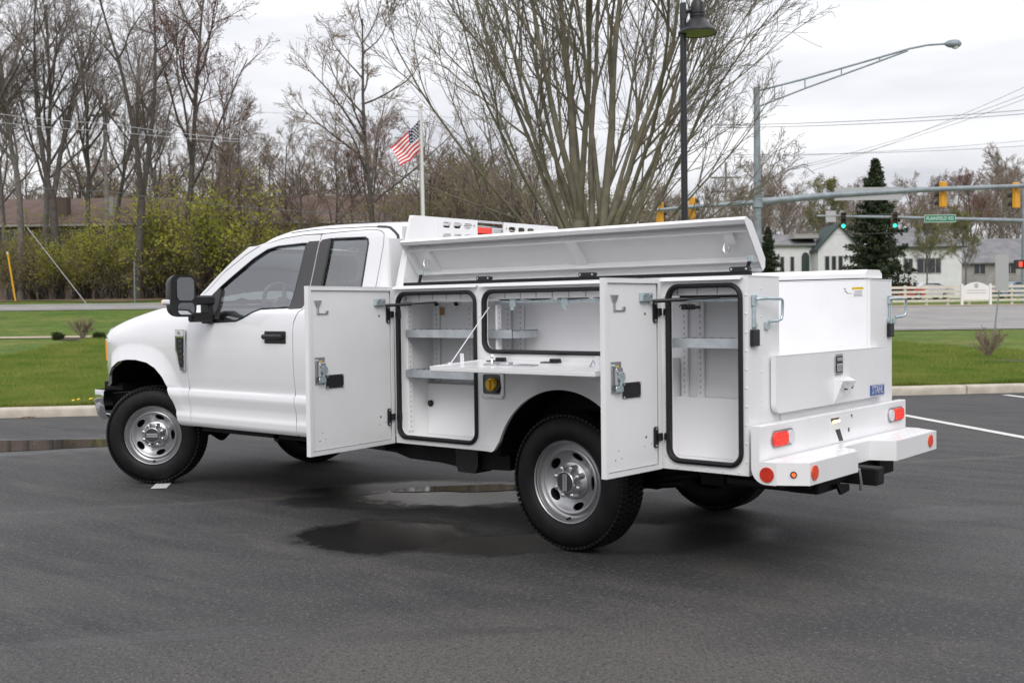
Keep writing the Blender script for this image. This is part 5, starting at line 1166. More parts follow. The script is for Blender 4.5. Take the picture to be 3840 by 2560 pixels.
# the big vase-shaped tree: a sheaf of stems fanning out from one base
def vase_tree(seed):
    T = Tree(seed); rg = T.rg
    P = [dict(n=11, wig=.055, up=.030, kids=8, ang=22, rat=.50, rr=.44, tap=.22, k=8, **{'from': .20}),
         dict(n=7, wig=.085, up=.045, kids=6, ang=24, rat=.56, rr=.48, tap=.25, k=5, **{'from': .15}),
         dict(n=5, wig=.10, up=.030, kids=5, ang=26, rat=.60, rr=.50, tap=.4, k=4, **{'from': .12}),
         dict(n=4, wig=.14, up=.02, kids=3, ang=28, rat=.75, rr=.6, tap=.5, k=3, rmin=.0045, **{'from': .1}),
         dict(n=3, wig=.15, up=.0, k=3, rmin=.004)]
    core = []
    for (ox, lx, ly, L, r) in [(-.14, -.03, .05, 3.5, .23), (.22, .06, -.05, 3.2, .22), (.02, .02, .12, 3.3, .17)]:
        pts, rs, d = T.stem(Vector((ox, 0, -.2)), Vector((lx, ly, 1)), L, r, r * .78, 6, .02, .02); T.wood.append((pts, rs, 12)); core.append(pts)
    # (start stem, height along it, lean sideways, lean in depth, length, radius)
    fans = [(0, 6, -.10, .10, 9.5, .17), (0, 5, -.30, -.12, 9.0, .14), (0, 3, -.50, .15, 8.6, .11), (0, 2, -.68, -.25, 7.6, .09), (0, 1, -.82, .25, 5.6, .07), (0, 4, -.45, .5, 8.6, .10), (0, 6, .05, -.35, 9.2, .13),
            (1, 6, .10, .12, 9.5, .17), (1, 5, .34, -.15, 9.0, .13), (1, 3, .58, .25, 8.4, .10), (1, 2, .86, -.15, 7.6, .085), (1, 1, 1.18, .15, 6.6, .07), (1, 4, .48, -.5, 8.4, .10), (1, 6, -.08, .4, 9.0, .12),
            (2, 6, .0, .3, 9.3, .13), (2, 4, -.22, .7, 8.0, .10), (2, 4, .30, .75, 8.0, .10), (1, 2, .90, .5, 7.0, .07), (0, 2, -.62, .6, 7.0, .07), (0, 3, -.55, -.6, 7.6, .08), (1, 3, .62, -.6, 7.2, .08), (0, 4, -.18, .3, 9.0, .10), (1, 4, .22, .3, 9.0, .10), (0, 5, -.5, .0, 8.8, .09), (1, 5, .52, .1, 8.8, .09), (2, 3, -.6, .3, 8, .08), (2, 3, .62, .2, 8, .08)]
    for c, h, lx, ly, L, r in fans:
        T.grow(core[c][min(6, h + 1)], Vector((lx, ly, 1)), L * rg.uniform(.92, 1.05), r * .64, 0, P)
    return T
VT = vase_tree(31); make_tree('vase', VT, 'bark_moss', 'twig_olive', .009, .0045)
pv = on_ground(1345, 27); plant('vase', 'spreading_tree', 'big bare many-stemmed tree fanning out behind the truck', pv, math.atan2(RH.y, RH.x))
# ---- woods across the road, one by one (px column, depth, kind, scale, name, label)
ROW = [(-60, 80, 'wood_a', 1.0, 'bare tree whose branches reach in from the left picture edge'), (48, 78, 'wood_a', 1.02, 'grey bare tree at the far left edge of the woods'), (105, 82, 'wood_c', 1.25, 'slim bare tree rising left of the two-stemmed tree'), (138, 79, 'wood_b', 1.10, 'tall bare tree whose two stems part above the brown roof'),
       (205, 86, 'wood_c', 1.15, 'slim bare tree rising left of the pale utility pole'), (316, 76, 'wood_b', 1.05, 'dark thick-trunked bare tree forking low over the shrubs'), (372, 88, 'wood_c', 1.0, 'slim bare tree between the dark forked tree and the red-budded tree'), (437, 79, 'maple', 1.08, 'tall slim tree with red buds beside the dark forked tree'),
       (525, 80, 'wood_d', 1.0, 'small bare tree right of the red-budded tree'), (560, 88, 'wood_d', 1.1, 'small bare tree above the middle of the truck bonnet sightline'), (605, 84, 'wood_d', .85, 'short bare tree standing above the windscreen'), (665, 87, 'wood_d', 1.0, 'bare tree above the front of the cab roof'), (700, 84, 'wood_d', .9, 'bare tree above the cab door window'), (770, 86, 'wood_d', .95, 'bare tree above the rear cab window'), (812, 84, 'wood_d', .85, 'short bare tree above the back end of the cab roof'),
       (470, 92, 'wood_c', .95, 'slim bare tree behind the red-budded tree'), (20, 90, 'wood_c', 1.1, 'slim bare tree behind the leaning yellow marker post'), (255, 92, 'wood_c', 1.2, 'slim bare tree straight behind the pale utility pole')]
rgt = random.Random(8)
ROW += [(px, d, k, sc, 0) for px, d, k, sc in ((75, 108, 'wood_d', 1.2), (180, 112, 'wood_d', 1.3), (345, 104, 'wood_d', 1.2), (400, 110, 'wood_d', 1.2), (455, 112, 'wood_d', 1.3), (500, 104, 'wood_d', 1.2), (545, 112, 'wood_d', 1.25), (590, 106, 'wood_d', 1.05), (630, 112, 'wood_d', 1.1), (685, 108, 'wood_d', 1.05), (735, 112, 'wood_d', 1.15), (790, 106, 'wood_d', 1.1), (845, 110, 'wood_d', 1.15), (905, 108, 'wood_d', 1.1))]
for i, (px, d, k, sc, lb) in enumerate(ROW):
    plant(k, 'bare_tree', lb or 'thin far bare tree in the back rows of the woods beyond the brown roof', on_ground(px, d), rgt.uniform(0, 6.28), sc, 'bare trees in the woods across the road')
plant('wood_d', 'bare_tree', 'leaning bare tree standing just behind the flag', on_ground(862, 60), 2.2, 1.30, 'bare trees in the woods across the road', lean=(0, .05))
plant('maple', 'bare_tree', 'small reddish tree behind the flagpole', on_ground(850, 84), 1.0, .62, 'bare trees in the woods across the road')
# brown thickets behind the big tree and towards the crossing
TH = [(905, 66, 'thicket_a', 1.0), (960, 62, 'thicket_a', 1.1), (1015, 58, 'thicket_b', 1.15), (1060, 64, 'thicket_a', 1.25), (1110, 60, 'thicket_a', 1.1), (1165, 66, 'thicket_b', 1.3), (1215, 62, 'thicket_a', 1.2), (1270, 70, 'thicket_a', 1.2), (1330, 66, 'thicket_b', 1.1), (1395, 72, 'thicket_a', 1.1), (1440, 70, 'thicket_b', 1.1), (1500, 76, 'thicket_a', 1.0), (1550, 80, 'thicket_b', 1.0), (1610, 84, 'thicket_a', 1.0), (1670, 90, 'thicket_b', 1.0), (985, 75, 'thicket_a', 1.5), (1130, 80, 'thicket_a', 1.6), (1250, 84, 'thicket_b', 1.7), (740, 83, 'thicket_b', .9), (830, 80, 'thicket_a', .8), (640, 84, 'thicket_a', .9), (560, 82, 'thicket_b', .8), (30, 114, 'thicket_a', 1.9), (120, 116, 'thicket_b', 2.1), (215, 114, 'thicket_a', 1.9), (290, 116, 'thicket_b', 2.1), (390, 114, 'thicket_a', 2.0), (480, 116, 'thicket_a', 1.9), (700, 116, 'thicket_a', 1.8), (800, 114, 'thicket_b', 1.9)]
for i, (px, d, k, sc) in enumerate(TH):
    plant(k, 'thicket_tree', 'brown thicket tree with tiny green buds among the trees behind the truck' if k == 'thicket_b' else 'brown leafless thicket tree among the taller trees behind the truck', on_ground(px, d), rgt.uniform(0, 6.28), sc, 'brown thicket trees behind the truck')
# trees beyond the crossing on the right
FAR = [(1745, 150, 'far_wood', 1.35), (1800, 160, 'far_wood', 1.3), (2110, 165, 'far_wood', 1.2), (2170, 150, 'far_wood', .80), (2310, 160, 'far_wood', .85), (2350, 140, 'far_wood', 1.3), (2060, 170, 'far_wood', 1.3), (2400, 150, 'far_wood', .9), (1700, 170, 'far_wood', 1.3), (1630, 165, 'far_wood', 1.2), (1560, 170, 'far_wood', 1.2), (1930, 175, 'far_wood', 1.2), (1990, 180, 'far_wood', 1.2), (2280, 175, 'far_wood', 1.4), (2215, 180, 'far_wood', 1.4), (2140, 185, 'far_wood', 1.3), (1850, 185, 'far_wood', 1.2), (2255, 150, 'far_wood', 1.25), (2190, 160, 'far_wood', 1.2), (2330, 170, 'far_wood', 1.35), (2085, 150, 'far_wood', 1.15), (2030, 160, 'far_wood', 1.15), (1965, 165, 'far_wood', 1.1), (1895, 170, 'far_wood', 1.0), (1820, 150, 'far_wood', 1.05), (1770, 175, 'far_wood', 1.2), (1725, 150, 'far_wood', 1.05), (1590, 150, 'far_wood', 1.0), (1520, 160, 'far_wood', 1.0), (2375, 180, 'far_wood', 1.4), (2300, 190, 'far_wood', 1.4)]
for i, (px, d, k, sc) in enumerate(FAR):
    plant(k, 'far_tree', 'far bare tree behind the white church and houses', on_ground(px, d), rgt.uniform(0, 6.28), sc, 'far bare trees beyond the crossing')
plant('maple', 'far_tree', 'purple-red budding tree above the grey house roof', on_ground(2235, 135), 2.0, .66, 'far bare trees beyond the crossing')
plant('budding', 'far_tree', 'pale green budding tree behind the mast arm', on_ground(1885, 150), .5, 1.15, 'far bare trees beyond the crossing')
plant('budding', 'far_tree', 'thin young tree in front of the white house', on_ground(2128, 88), 1.5, .50, 'far bare trees beyond the crossing')
plant('budding', 'far_tree', 'young tree with a few leaves by the grey house', on_ground(2218, 95), 2.5, .55, 'far bare trees beyond the crossing')
# ---- evergreen
def spruce(key, H, W_, seed):
    T = Tree(seed); T.wood.append(([Vector((0, 0, H * i / 10)) for i in range(11)], [.22 * (1 - i / 10.5) for i in range(11)], 8)); rg = T.rg; tips = []
    for i in range(150):
        t = (i + rg.random()) / 150; z = H * (.04 + .95 * t); L = W_ * (1 - t) ** 1.05 * rg.uniform(.55, 1.2) + .10; az = i * 2.39996 + rg.uniform(-.3, .3)
        d = Vector((math.cos(az), math.sin(az), .25 - .35 * (1 - t))); pts, rs, _ = T.stem(Vector((0, 0, z)), d, L, .035, .01, 6, .05, .015); T.twig.append((pts, rs, 3))
        for j in range(1, 7):
            side = Vector((-math.sin(az), math.cos(az), 0))
            for sg in (-1, 0, 1): tips.append(pts[j] + side * sg * L * .16 * (1.1 - j / 7) * rg.uniform(.3, 1.2) + Vector((0, 0, rg.uniform(-.16, .04))))
    T.tips = tips; make_tree(key, T, 'bark_dark', 'twig_brown', .02, .012, ('needle', 9, .10, .13))
spruce('spruce', 10.5, 3.5, 41)
plant('spruce', 'spruce_tree', 'dark green pointed spruce between the church and the house', on_ground(2012, 92), 0, 1.10)
plant('spruce', 'spruce_tree', 'dark evergreen half hidden behind the lamp column', on_ground(1765, 100), 1.0, .62)
plant('spruce', 'spruce_tree', 'small dull evergreen in the thicket right of the street lamp', on_ground(1640, 96), 2.0, .42)
plant('spruce', 'spruce_tree', 'low dark pine among the bare trees behind the flag', on_ground(835, 74), 2.0, .42)
# ---- green shrubs in front of the woods
def bush(key, seed, H, W_, mat, n_per, ls):
    T = Tree(seed); rg = T.rg
    P = [dict(n=6, wig=.13, up=.0, kids=8, ang=40, rat=.5, rr=.5, tap=.4, k=4, **{'from': .25}), dict(n=4, wig=.16, up=.02, kids=5, ang=42, rat=.55, rr=.6, tap=.5, k=3, rmin=.008, **{'from': .1}), dict(n=3, wig=.2, up=.0, k=3, rmin=.006)]
    for i in range(16):
        az = rg.uniform(0, 6.283); inc = rg.uniform(.1, 1.0) * W_ / H; T.grow(Vector((math.cos(az) * .4, math.sin(az) * .4, -.1)), Vector((math.cos(az) * inc, math.sin(az) * inc, 1)), H * rg.uniform(.55, 1.05), .035, 0, P)
    make_tree(key, T, 'bark_dark', 'twig_brown', .012, .008, (mat, n_per, .16, ls))
bush('shrub_a', 51, 4.6, 2.6, 'leaf_spring', 3, .075); bush('shrub_b', 52, 3.8, 2.6, 'leaf_spring', 3, .075); bush('shrub_c', 53, 4.2, 2.4, 'leaf_dull', 2, .075)
SH = [(-40, 80, 'shrub_c', .95), (30, 79, 'shrub_c', .9), (95, 81, 'shrub_a', .85), (150, 79, 'shrub_b', 1.0), (215, 80, 'shrub_b', 1.05), (275, 82, 'shrub_a', 1.0), (325, 79, 'shrub_b', 1.0), (385, 80, 'shrub_a', 1.2), (445, 82, 'shrub_c', 1.25), (500, 79, 'shrub_a', 1.25), (555, 82, 'shrub_a', 1.2), (610, 80, 'shrub_b', 1.2), (665, 83, 'shrub_c', 1.05), (720, 81, 'shrub_c', .85), (775, 84, 'shrub_c', .75), (830, 82, 'shrub_c', .70), (60, 84, 'shrub_a', 1.0), (185, 85, 'shrub_a', 1.05), (420, 86, 'shrub_a', 1.3), (530, 87, 'shrub_b', 1.4), (360, 78, 'shrub_c', .8), (120, 78, 'shrub_c', .75), (250, 78, 'shrub_c', .7), (475, 78, 'shrub_c', .85), (585, 79, 'shrub_c', .9), (640, 86, 'shrub_a', 1.35)]
for px, d, k, sc in SH: plant(k, 'spring_shrub', 'dull brownish shrub with few leaves in the hedge along the far road side' if k == 'shrub_c' else 'fresh yellow-green leafy shrub in the hedge along the far road side', on_ground(px, d), rgt.uniform(0, 6.28), sc * rgt.uniform(1.05, 1.38), 'green shrubs along the road', cat='shrub')
# small planting on the lawn
bush('twiggy', 61, 1.0, .55, 'bud_red', 0, .02) if False else None
def small_bush(key, seed, H, stems, inc0, mat, buds):
    T = Tree(seed); P = [dict(n=5, wig=.07, up=.0, kids=6, ang=20, rat=.55, rr=.6, tap=.5, k=3, **{'from': .3}), dict(n=3, wig=.08, up=.0, kids=3, ang=22, rat=.6, rr=.7, tap=.5, k=3, rmin=.004, **{'from': .2}), dict(n=2, wig=.1, up=.0, k=3, rmin=.003)]
    for i in range(stems):
        az = T.rg.uniform(0, 6.283); inc = T.rg.uniform(.1, inc0); T.grow(Vector((0, 0, -.05)), Vector((math.cos(az) * inc, math.sin(az) * inc, 1)), H * T.rg.uniform(.7, 1.1), .010, 0, P)
    make_tree(key, T, 'twig_brown', 'twig_brown', .004, .004, buds)
small_bush('spirea', 62, .62, 26, .75, 'twig_red', ('bud_red', 1, .02, .012)); small_bush('box_bush', 63, .24, 40, 1.3, 'needle', ('box_leaf', 5, .035, .022)) if False else None
leafmat('box_leaf', (.020, .035, .008), (.055, .075, .018), 8)
small_bush('box_bush', 63, .24, 40, 1.3, 'needle', ('box_leaf', 4, .035, .022))
def lawn_at(px, py_d): return on_ground(px, py_d)
plant('spirea', 'twiggy_shrub', 'bare reddish twiggy shrub on the lawn by the path', on_ground(188, 40.2), 0, 1.15, cat='shrub')
plant('spirea', 'twiggy_shrub', 'bare twiggy shrub just above the truck bonnet', on_ground(325, 39), 1, 1.0, cat='shrub')
plant('spirea', 'twiggy_shrub', 'bare twiggy shrub on the mulch at the far right', on_ground(2268, 25), 2, 1.0, cat='shrub')
plant('box_bush', 'round_shrub', 'small dark round shrub beside the bare shrub', on_ground(130, 39.8), 0, 1.0, cat='shrub'); plant('box_bush', 'round_shrub', 'small dark round shrub touching the truck front', on_ground(226, 39.6), 1, 1.0, cat='shrub')
def mulch(px, d, ru, rd):
    c = on_ground(px, d); m = MB(); P = []
    for i in range(40):
        t = 2 * math.pi * i / 40; k = 1 + .15 * math.sin(3 * t + px); p = c + RH * ru * k * math.cos(t) + FH * rd * k * math.sin(t); P.append((p.x, p.y, ground_z(p) + .03))
    m.add(P, [tuple(range(40))]); m.build('mulch_bed', 'mulch', None, kind='structure')
mulch(210, 39.9, 1.0, .9); mulch(2330, 23.6, .7, .6)
# dandelions at the kerb
pmat('dandelion_yellow', (.80, .50, .01), .6); 
for k, (px, t_, lb) in enumerate([(120, -.28, 'yellow dandelion in the grass edge, the leftmost'), (150, -.40, 'yellow dandelion with a clump of leaves at the kerb'), (214, -.26, 'yellow dandelion right beside the chrome bumper')]):
    p = at(px, 928, 14.0); s_, _ = st(p); c = lot(s_, t_, .13); dn = thing('dandelion', lb, 'flower', c, 0, 'dandelions at the kerb')
    rg = random.Random(k); nfl = (2, 2, 3)[k]
    for j in range(nfl):
        o_ = Vector((rg.uniform(-.07, .07), rg.uniform(-.07, .07), 0)); m = MB(); m.lathe([(0, .012), (.012, .011), (.022, .004), (.012, -.004)], (o_.x, o_.y, .05 + .035 * rg.random()), (rg.uniform(-.3, .3), .3, 1), 10); m.build('flower_head', 'dandelion_yellow', dn, 60)
        MB().tube([(o_.x, o_.y, -.01), (o_.x, o_.y, .055)], .002, 4).build('stalk', 'leaf_spring', dn)
    m = MB()
    for j in range(12):
        a = rg.uniform(0, 6.28); L_ = rg.uniform(.06, .12); m.add([(0, 0, 0), (math.cos(a + .15) * L_ * .6, math.sin(a + .15) * L_ * .6, .03), (math.cos(a) * L_, math.sin(a) * L_, .035), (math.cos(a - .15) * L_ * .6, math.sin(a - .15) * L_ * .6, .03)], [(0, 1, 2, 3)])
    m.build('leaves', 'leaf_spring', dn, kind='stuff')
# ================================================================== STREET FURNITURE AND BUILDINGS
pmat('lamp_black', (.014, .014, .016), .42); pmat('galv_pole', (.24, .275, .30), .5, .2, var=.15, vscale=3); pmat('signal_yellow', (.72, .34, .02), .5); pmat('signal_dark', (.02, .022, .02), .6)
pmat('green_lit', (.02, .5, .35), .3, emit=(.05, 1, .62), estr=1.5); pmat('lens_off', (.05, .012, .01), .3); pmat('sign_green', (.010, .20, .11), .45); pmat('sign_white', (.72, .72, .70), .5); pmat('sign_back', (.42, .42, .43), .5, .3)
pmat('wire', (.12, .12, .13), .6); pmat('wire_pale', (.42, .42, .44), .6); pmat('pole_wood', (.24, .22, .20), .9, var=.2, vscale=4); pmat('lamp_inner', (.42, .42, .22), .5); pmat('fence_white', (.62, .58, .50), .7, var=.1, vscale=3)
pmat('flag_red', (.55, .018, .03), .8); pmat('flag_white', (.72, .71, .70), .8); pmat('flag_blue', (.018, .024, .085), .8); pmat('red_hand', (.6, .05, .03), .4, emit=(1, .1, .05), estr=.6); pmat('marker_yellow', (.70, .38, .02), .6)
def post_label(name, label, cat, base, group=None): return thing(name, label, cat, base, math.atan2(RH.y, RH.x), group)   # local x = to the right in the photo, y = away from the camera
# ---- parking-lot lamp
dl = 17.6; b0 = at(1574, 700, dl); b0 = Vector((b0.x, b0.y, .10)); t0 = at(1574, 12, dl); H = t0.z - .10
lp_ = post_label('lot_lamp', 'black lamp post with a bell-shaped shade above the truck', 'lamp post', b0)
m = MB(); m.cyl((0, 0, 0), (0, 0, H), .052, .052, 4 * 5); m.build('post', 'lamp_black', lp_, 40); MB().lathe([(.052, .25), (.12, .22), (.13, .0)], (0, 0, 0), (0, 0, 1), 20).build('base_cover', 'lamp_black', lp_, 40)
hx, hz = .225, at(1605, 75, dl).z - .10
m = MB(); m.lathe([(.300, -.02), (.305, .0), (.300, .015), (.255, .045), (.135, .195), (.105, .215), (.105, .235), (.115, .24), (.115, .26), (.105, .265), (.105, .285), (.118, .29), (.118, .31), (.105, .32), (.105, .44), (.09, .475), (.03, .49), (.03, .55)], (hx, 0, hz), (0, 0, 1), 36); m.build('shade', 'lamp_black', lp_, 40)
m = MB(); m.lathe([(0, -.012), (.2, -.016), (.285, -.010), (.290, -.002)], (hx, 0, hz), (0, 0, 1), 32); m.build('lamp_lens', 'lamp_inner', lp_, 40)
m = MB(); m.tube([(.0, 0, hz + .30), (.09, 0, hz + .34), (.16, 0, hz + .35)], .03, 10); m.box(-.045, .045, -.05, .05, hz + .20, hz + .46, .01); m.build('bracket', 'lamp_black', lp_, 40)
# ---- mast-arm pole with its street light
dm = 49.0; g0 = on_ground(1741, dm); top = at(1741, 203, dm).z - g0.z
mp = post_label('mast_arm_pole', 'grey steel signal pole with long mast arms and a street light', 'signal pole', g0)
m = MB(); m.cyl((0, 0, 0), (0, 0, top), .20, .13, 16); m.build('column', 'galv_pole', mp, 40); sc = dm / FPX
def ml(px, py, d=dm):
    p = at(px, py, d) - g0; return Vector((p.dot(RH), p.dot(FH), p.z))
MB().cyl((0, 0, top), (0, 0, top + .05), .15, .10, 14).build('cap', 'galv_pole', mp, 40)
for zz in (ml(1741, 463).z,): MB().lathe([(.16, -.28), (.24, -.26), (.24, .26), (.16, .28)], (0, 0, zz), (0, 0, 1), 16).build('collar', 'galv_pole', mp, 40)
m = MB(); m.tube([ml(1741, 464), ml(1900, 449), ml(2100, 437), ml(2352, 427), ml(2480, 423)], [.16, .14, .12, .095, .08], 12); m.build('mast_arm', 'galv_pole', mp, 40)
m = MB(); m.tube([ml(1741, 464), ml(1660, 470), ml(1580, 476), ml(1490, 484)], [.12, .10, .085, .06], 12); m.build('mast_arm', 'galv_pole', mp, 40)
la = [ml(1745, 208), ml(1850, 181), ml(1990, 141), ml(2090, 112), ml(2130, 104), ml(2172, 101)]; lb = [ml(1745, 244), ml(1850, 203), ml(1990, 152), ml(2085, 117)]
m = MB(); m.tube(la, .045, 8); m.tube(lb, .04, 8)
for a, b in ((1778, .16), (1848, .4), (1932, .68), (2020, 0)):
    def yl(px, L): 
        q = [(ml(px, 0).x)]; x = q[0]
        for p, r_ in zip(L, L[1:]):
            if p.x <= x <= r_.x: f = (x - p.x) / (r_.x - p.x); return p.lerp(r_, f)
        return L[-1]
    m.tube([yl(a, la), yl(a, lb)], .025, 6)
m.build('light_arm', 'galv_pole', mp, 40)
h0 = ml(2172, 101); m = MB(); m.lathe([(.02, -.1), (.09, .0), (.15, .12), (.19, .35), (.17, .55), (.08, .66), (0, .68)], h0, (1, 0, -.02), 16); lh = m.build('lamp_head', 'galv_pole', mp, 40)
m = MB(); m.lathe([(.14, 0), (.12, -.08), (.0, -.12)], h0 + Vector((.42, 0, -.12)), (0, 0, 1), 14); m.build('lamp_bowl', 'clear_lens', lh, 40)
# white name-board seen edge-on on the near mast arm
m = MB(); p = ml(1995, 441); m.box(p.x - 1.5, p.x + 1.45, -.04, -.02, p.z - .36, p.z + .20); m.build('name_board', 'sign_back', mp)
# ---- signal heads
def signal(base, label, lit=None, face=1, s=1.0, turn=0.0):
    t = post_label('traffic_signal', label, 'traffic light', base, 'traffic signals over the crossing'); t.scale = (s, s, s); t.rotation_euler[2] += turn
    MB().box(-.17, .17, -.10, .10, -.53, .53, .03).build('housing', 'signal_yellow', t, 30)
    for k, z in enumerate((.35, 0, -.35)):
        m = MB(); n_ = 12; P = [(math.cos(a) * .15, 0, z + math.sin(a) * .15) for a in np.linspace(R(-25), R(205), n_)]; P2 = [(x, -face * .30, zz - .02) for x, _, zz in P]; y0 = -face * .101
        m.add([(x, y0, zz) for x, _, zz in P] + P2 + [(x * .94, y0, z + (zz - z) * .94) for x, _, zz in P] + [(x * .94, y2, z + (zz - z) * .94) for x, y2, zz in P2], [(i, i + 1, n_ + i + 1, n_ + i) for i in range(n_ - 1)] + [(2 * n_ + i, 2 * n_ + i + 1, 3 * n_ + i + 1, 3 * n_ + i) for i in range(n_ - 1)] + [(n_ + i, n_ + i + 1, 3 * n_ + i + 1, 3 * n_ + i) for i in range(n_ - 1)])
        m.build('visor', 'signal_dark', t, 40)
        m = MB(); m.lathe([(0, .03), (.08, .022), (.14, 0)], (0, y0, z), (0, -face, 0), 18); m.build('lens', 'green_lit' if (lit and k == 2) else 'lens_off', t, 50)
    MB().box(-.172, .172, -face * .100, -face * .106, -.532, .532).build('face_plate', 'signal_dark', t)
    MB().box(-.03, .03, -.03, .03, .53, .66).build('hanger', 'galv_pole', t)
    return t
signal(at(2166, 447, 49.3), 'yellow signal head seen from behind on the upper mast arm', None, -1, 1.05, R(35)); signal(at(2334, 449, 49.3), 'yellow signal head seen from behind at the right picture edge', None, -1, 1.05, R(35))
signal(at(1516, 491, 49.3), 'yellow signal head at the free end of the short mast arm', None, -1, .95, R(-50)); signal(at(1590, 480, 49.3), 'yellow signal head beside the black lamp post', None, -1, .95, R(-50))
signal(at(1937, 507, 73.7), 'green-lit signal in front of the spruce, left one', 1, 1, 1.0, R(-12)); signal(at(2055, 506, 73.7), 'green-lit signal nearest the green street name sign', 1, 1, 1.0, R(-12))
# ---- far mast arm with the street name
df = 74.0; g1 = on_ground(2352, df); fp = post_label('mast_arm_pole', 'second signal pole at the right edge with a lower arm', 'signal pole', g1)
def fl(px, py):
    p = at(px, py, df) - g1; return Vector((p.dot(RH), p.dot(FH), p.z))
m = MB(); m.cyl((0, 0, 0), (0, 0, fl(2352, 430).z), .19, .14, 14); m.build('column', 'galv_pole', fp, 40)
m = MB(); m.tube([fl(2352, 507), fl(2200, 503), fl(2050, 499), fl(1876, 496)], [.15, .12, .10, .07], 10); m.build('mast_arm', 'galv_pole', fp, 40)
m = MB(); a = fl(1908, 499); m.box(a.x - .34, a.x + .34, -.06, -.04, a.z - .32, a.z + .42); m.build('sign_panel', 'sign_back', fp)
sg = post_label('street_name_sign', 'green street name sign hanging from the lower mast arm', 'sign', at(2159, 502, df - .25)); w_ = 36 * df / FPX; h_ = 8.3 * df / FPX
MB().box(-w_, w_, -.015, .015, -h_, h_).build('panel', 'sign_green', sg); m = MB()
for z in (-h_, h_): m.box(-w_, w_, -.018, -.016, z * .97 - .012, z * .97 + .012)
for x in (-w_, w_): m.box(x * .985 - .012, x * .985 + .012, -.018, -.016, -h_, h_)
m.build('border', 'sign_white', sg); letters('lettering', 'PLAINFIELD RD', .31, 'sign_white', sg, frame_mtx((0, -.019, 0), (1, 0, 0), (0, 0, 1)), .86, .001)
# small signs
def pole_sign(px, d, py0, py1, label, w, z0, z1, mat, lean=0.0):
    g = on_ground(px, d); t = post_label('road_sign', label, 'sign', g); hz_ = at(px, py0, d).z - g.z; MB().tube([(0, 0, 0), (lean, 0, hz_)], .03, 8).build('post', 'galv_pole', t, 40)
    if w: MB().box(lean * .8 - w, lean * .8 + w, -.055, -.035, z0, z1).build('panel', mat, t)
    return t
g2 = on_ground(2284, 43.5); zt_ = at(2305, 585, 43.5).z - g2.z; zb_ = at(2305, 668, 43.5).z - g2.z; pole_sign(2284, 43.5, 590, 0, 'grey back of a road sign on a leaning post by the road', .26, zb_, zt_, 'sign_back', .34)
pole_sign(310, 71.5, 600, 0, 'bare metal sign post in front of the green shrubs', 0, 0, 0, 'sign_back')
g3 = on_ground(36, 75); t = post_label('marker_post', 'leaning yellow marker post at the left picture edge', 'post', g3); z3 = at(20, 582, 75).z - g3.z; MB().tube([(0, 0, 0), (-.45, 0, z3)], .06, 8).build('post', 'marker_yellow', t, 40); MB().tube([(-.45, 0, z3), (-.48, 0, z3 + .1)], .06, 8).build('cap', 'sign_white', t, 40)
# pedestrian signal at the right edge
t = post_label('pedestrian_signal', 'black pedestrian signal with a red hand at the right edge', 'traffic light', at(2342, 607, 60)); m = MB(); m.box(-.28, .28, -.12, .12, -.24, .24, .03); m.build('housing', 'signal_dark', t, 30); MB().box(-.10, .10, -.126, -.121, -.14, .14).build('hand_symbol', 'red_hand', t)
# ---- flagpole and flag
dg = 25.0; gf = on_ground(978, dg); fpz = at(976, 248, dg).z - gf.z
t = post_label('flagpole', 'white flagpole rising behind the cab', 'flagpole', gf); m = MB(); m.cyl((0, 0, 0), (-.05, 0, fpz), .055, .030, 14); m.build('pole', 'sign_white', t, 40); m = MB(); m.lathe([(0, .06), (.05, .04), (.06, 0), (.04, -.05), (.0, -.06)], (-.06, 0, fpz + .05), (0, 0, 1), 12); m.build('ball', 'sign_white', t, 50)
MB().tube([(-.05, -.08, 1.2), (-.10, -.07, fpz - .05)], .006, 5).build('halyard', 'wire_pale', t)
cn_ = [[at(970, 266, dg), at(893, 343, dg - .2)], [at(969, 345, dg), at(922, 383, dg - .4)]]
NU, NV = 36, 26; fv = []; 
for j in range(NV + 1):
    for i in range(NU + 1):
        u, v = i / NU, j / NV; p = (cn_[0][0] * (1 - u) + cn_[0][1] * u) * (1 - v) + (cn_[1][0] * (1 - u) + cn_[1][1] * u) * v
        w = u ** .7; p = p + FH * (.085 * w * math.sin(u * 9 + v * 2.0)) + RH * (.04 * w * math.sin(u * 7 + 3 * v)) + Vector((0, 0, -.12 * u * (1 - u) * (1 - v) * 1.2 + .035 * w * math.sin(u * 8 + v * 1.5))); fv.append(tuple(p))
ff_ = []; mi = []
for j in range(NV):
    for i in range(NU):
        ff_.append((j * (NU + 1) + i, j * (NU + 1) + i + 1, (j + 1) * (NU + 1) + i + 1, (j + 1) * (NU + 1) + i)); mi.append(2 if (i < NU * .4 and j < 14) else (j // 2) % 2)
me = bpy.data.meshes.new('flag'); me.from_pydata(fv, [], ff_); fo_ = obj('flag', me); [me.materials.append(MATS[k]) for k in ('flag_red', 'flag_white', 'flag_blue')]; me.polygons.foreach_set('material_index', mi); me.polygons.foreach_set('use_smooth', [True] * len(mi)); tag(fo_, 'flag with red and white stripes and stars flying from the flagpole', 'flag')
m = MB(); 
for r_ in range(9):
    for c in range(11):
        if (r_ + c) % 2: continue
        u, v = (.02 + .36 * (c + .5) / 11), (14 / 26) * (r_ + .6) / 9.2; i, j = int(u * NU), int(v * NV); q = Vector(fv[j * (NU + 1) + i]).lerp(Vector(fv[(j + 1) * (NU + 1) + i + 1]), .5) - FH * .012
        P = []
        for k in range(10):
            a = R(90 + 36 * k); rr = .024 if k % 2 == 0 else .010; P.append(q + RH * rr * math.cos(a) + Vector((0, 0, rr * math.sin(a))))
        m.add(P, [tuple(range(10))])
m.build('star', 'flag_white', fo_, kind='stuff')
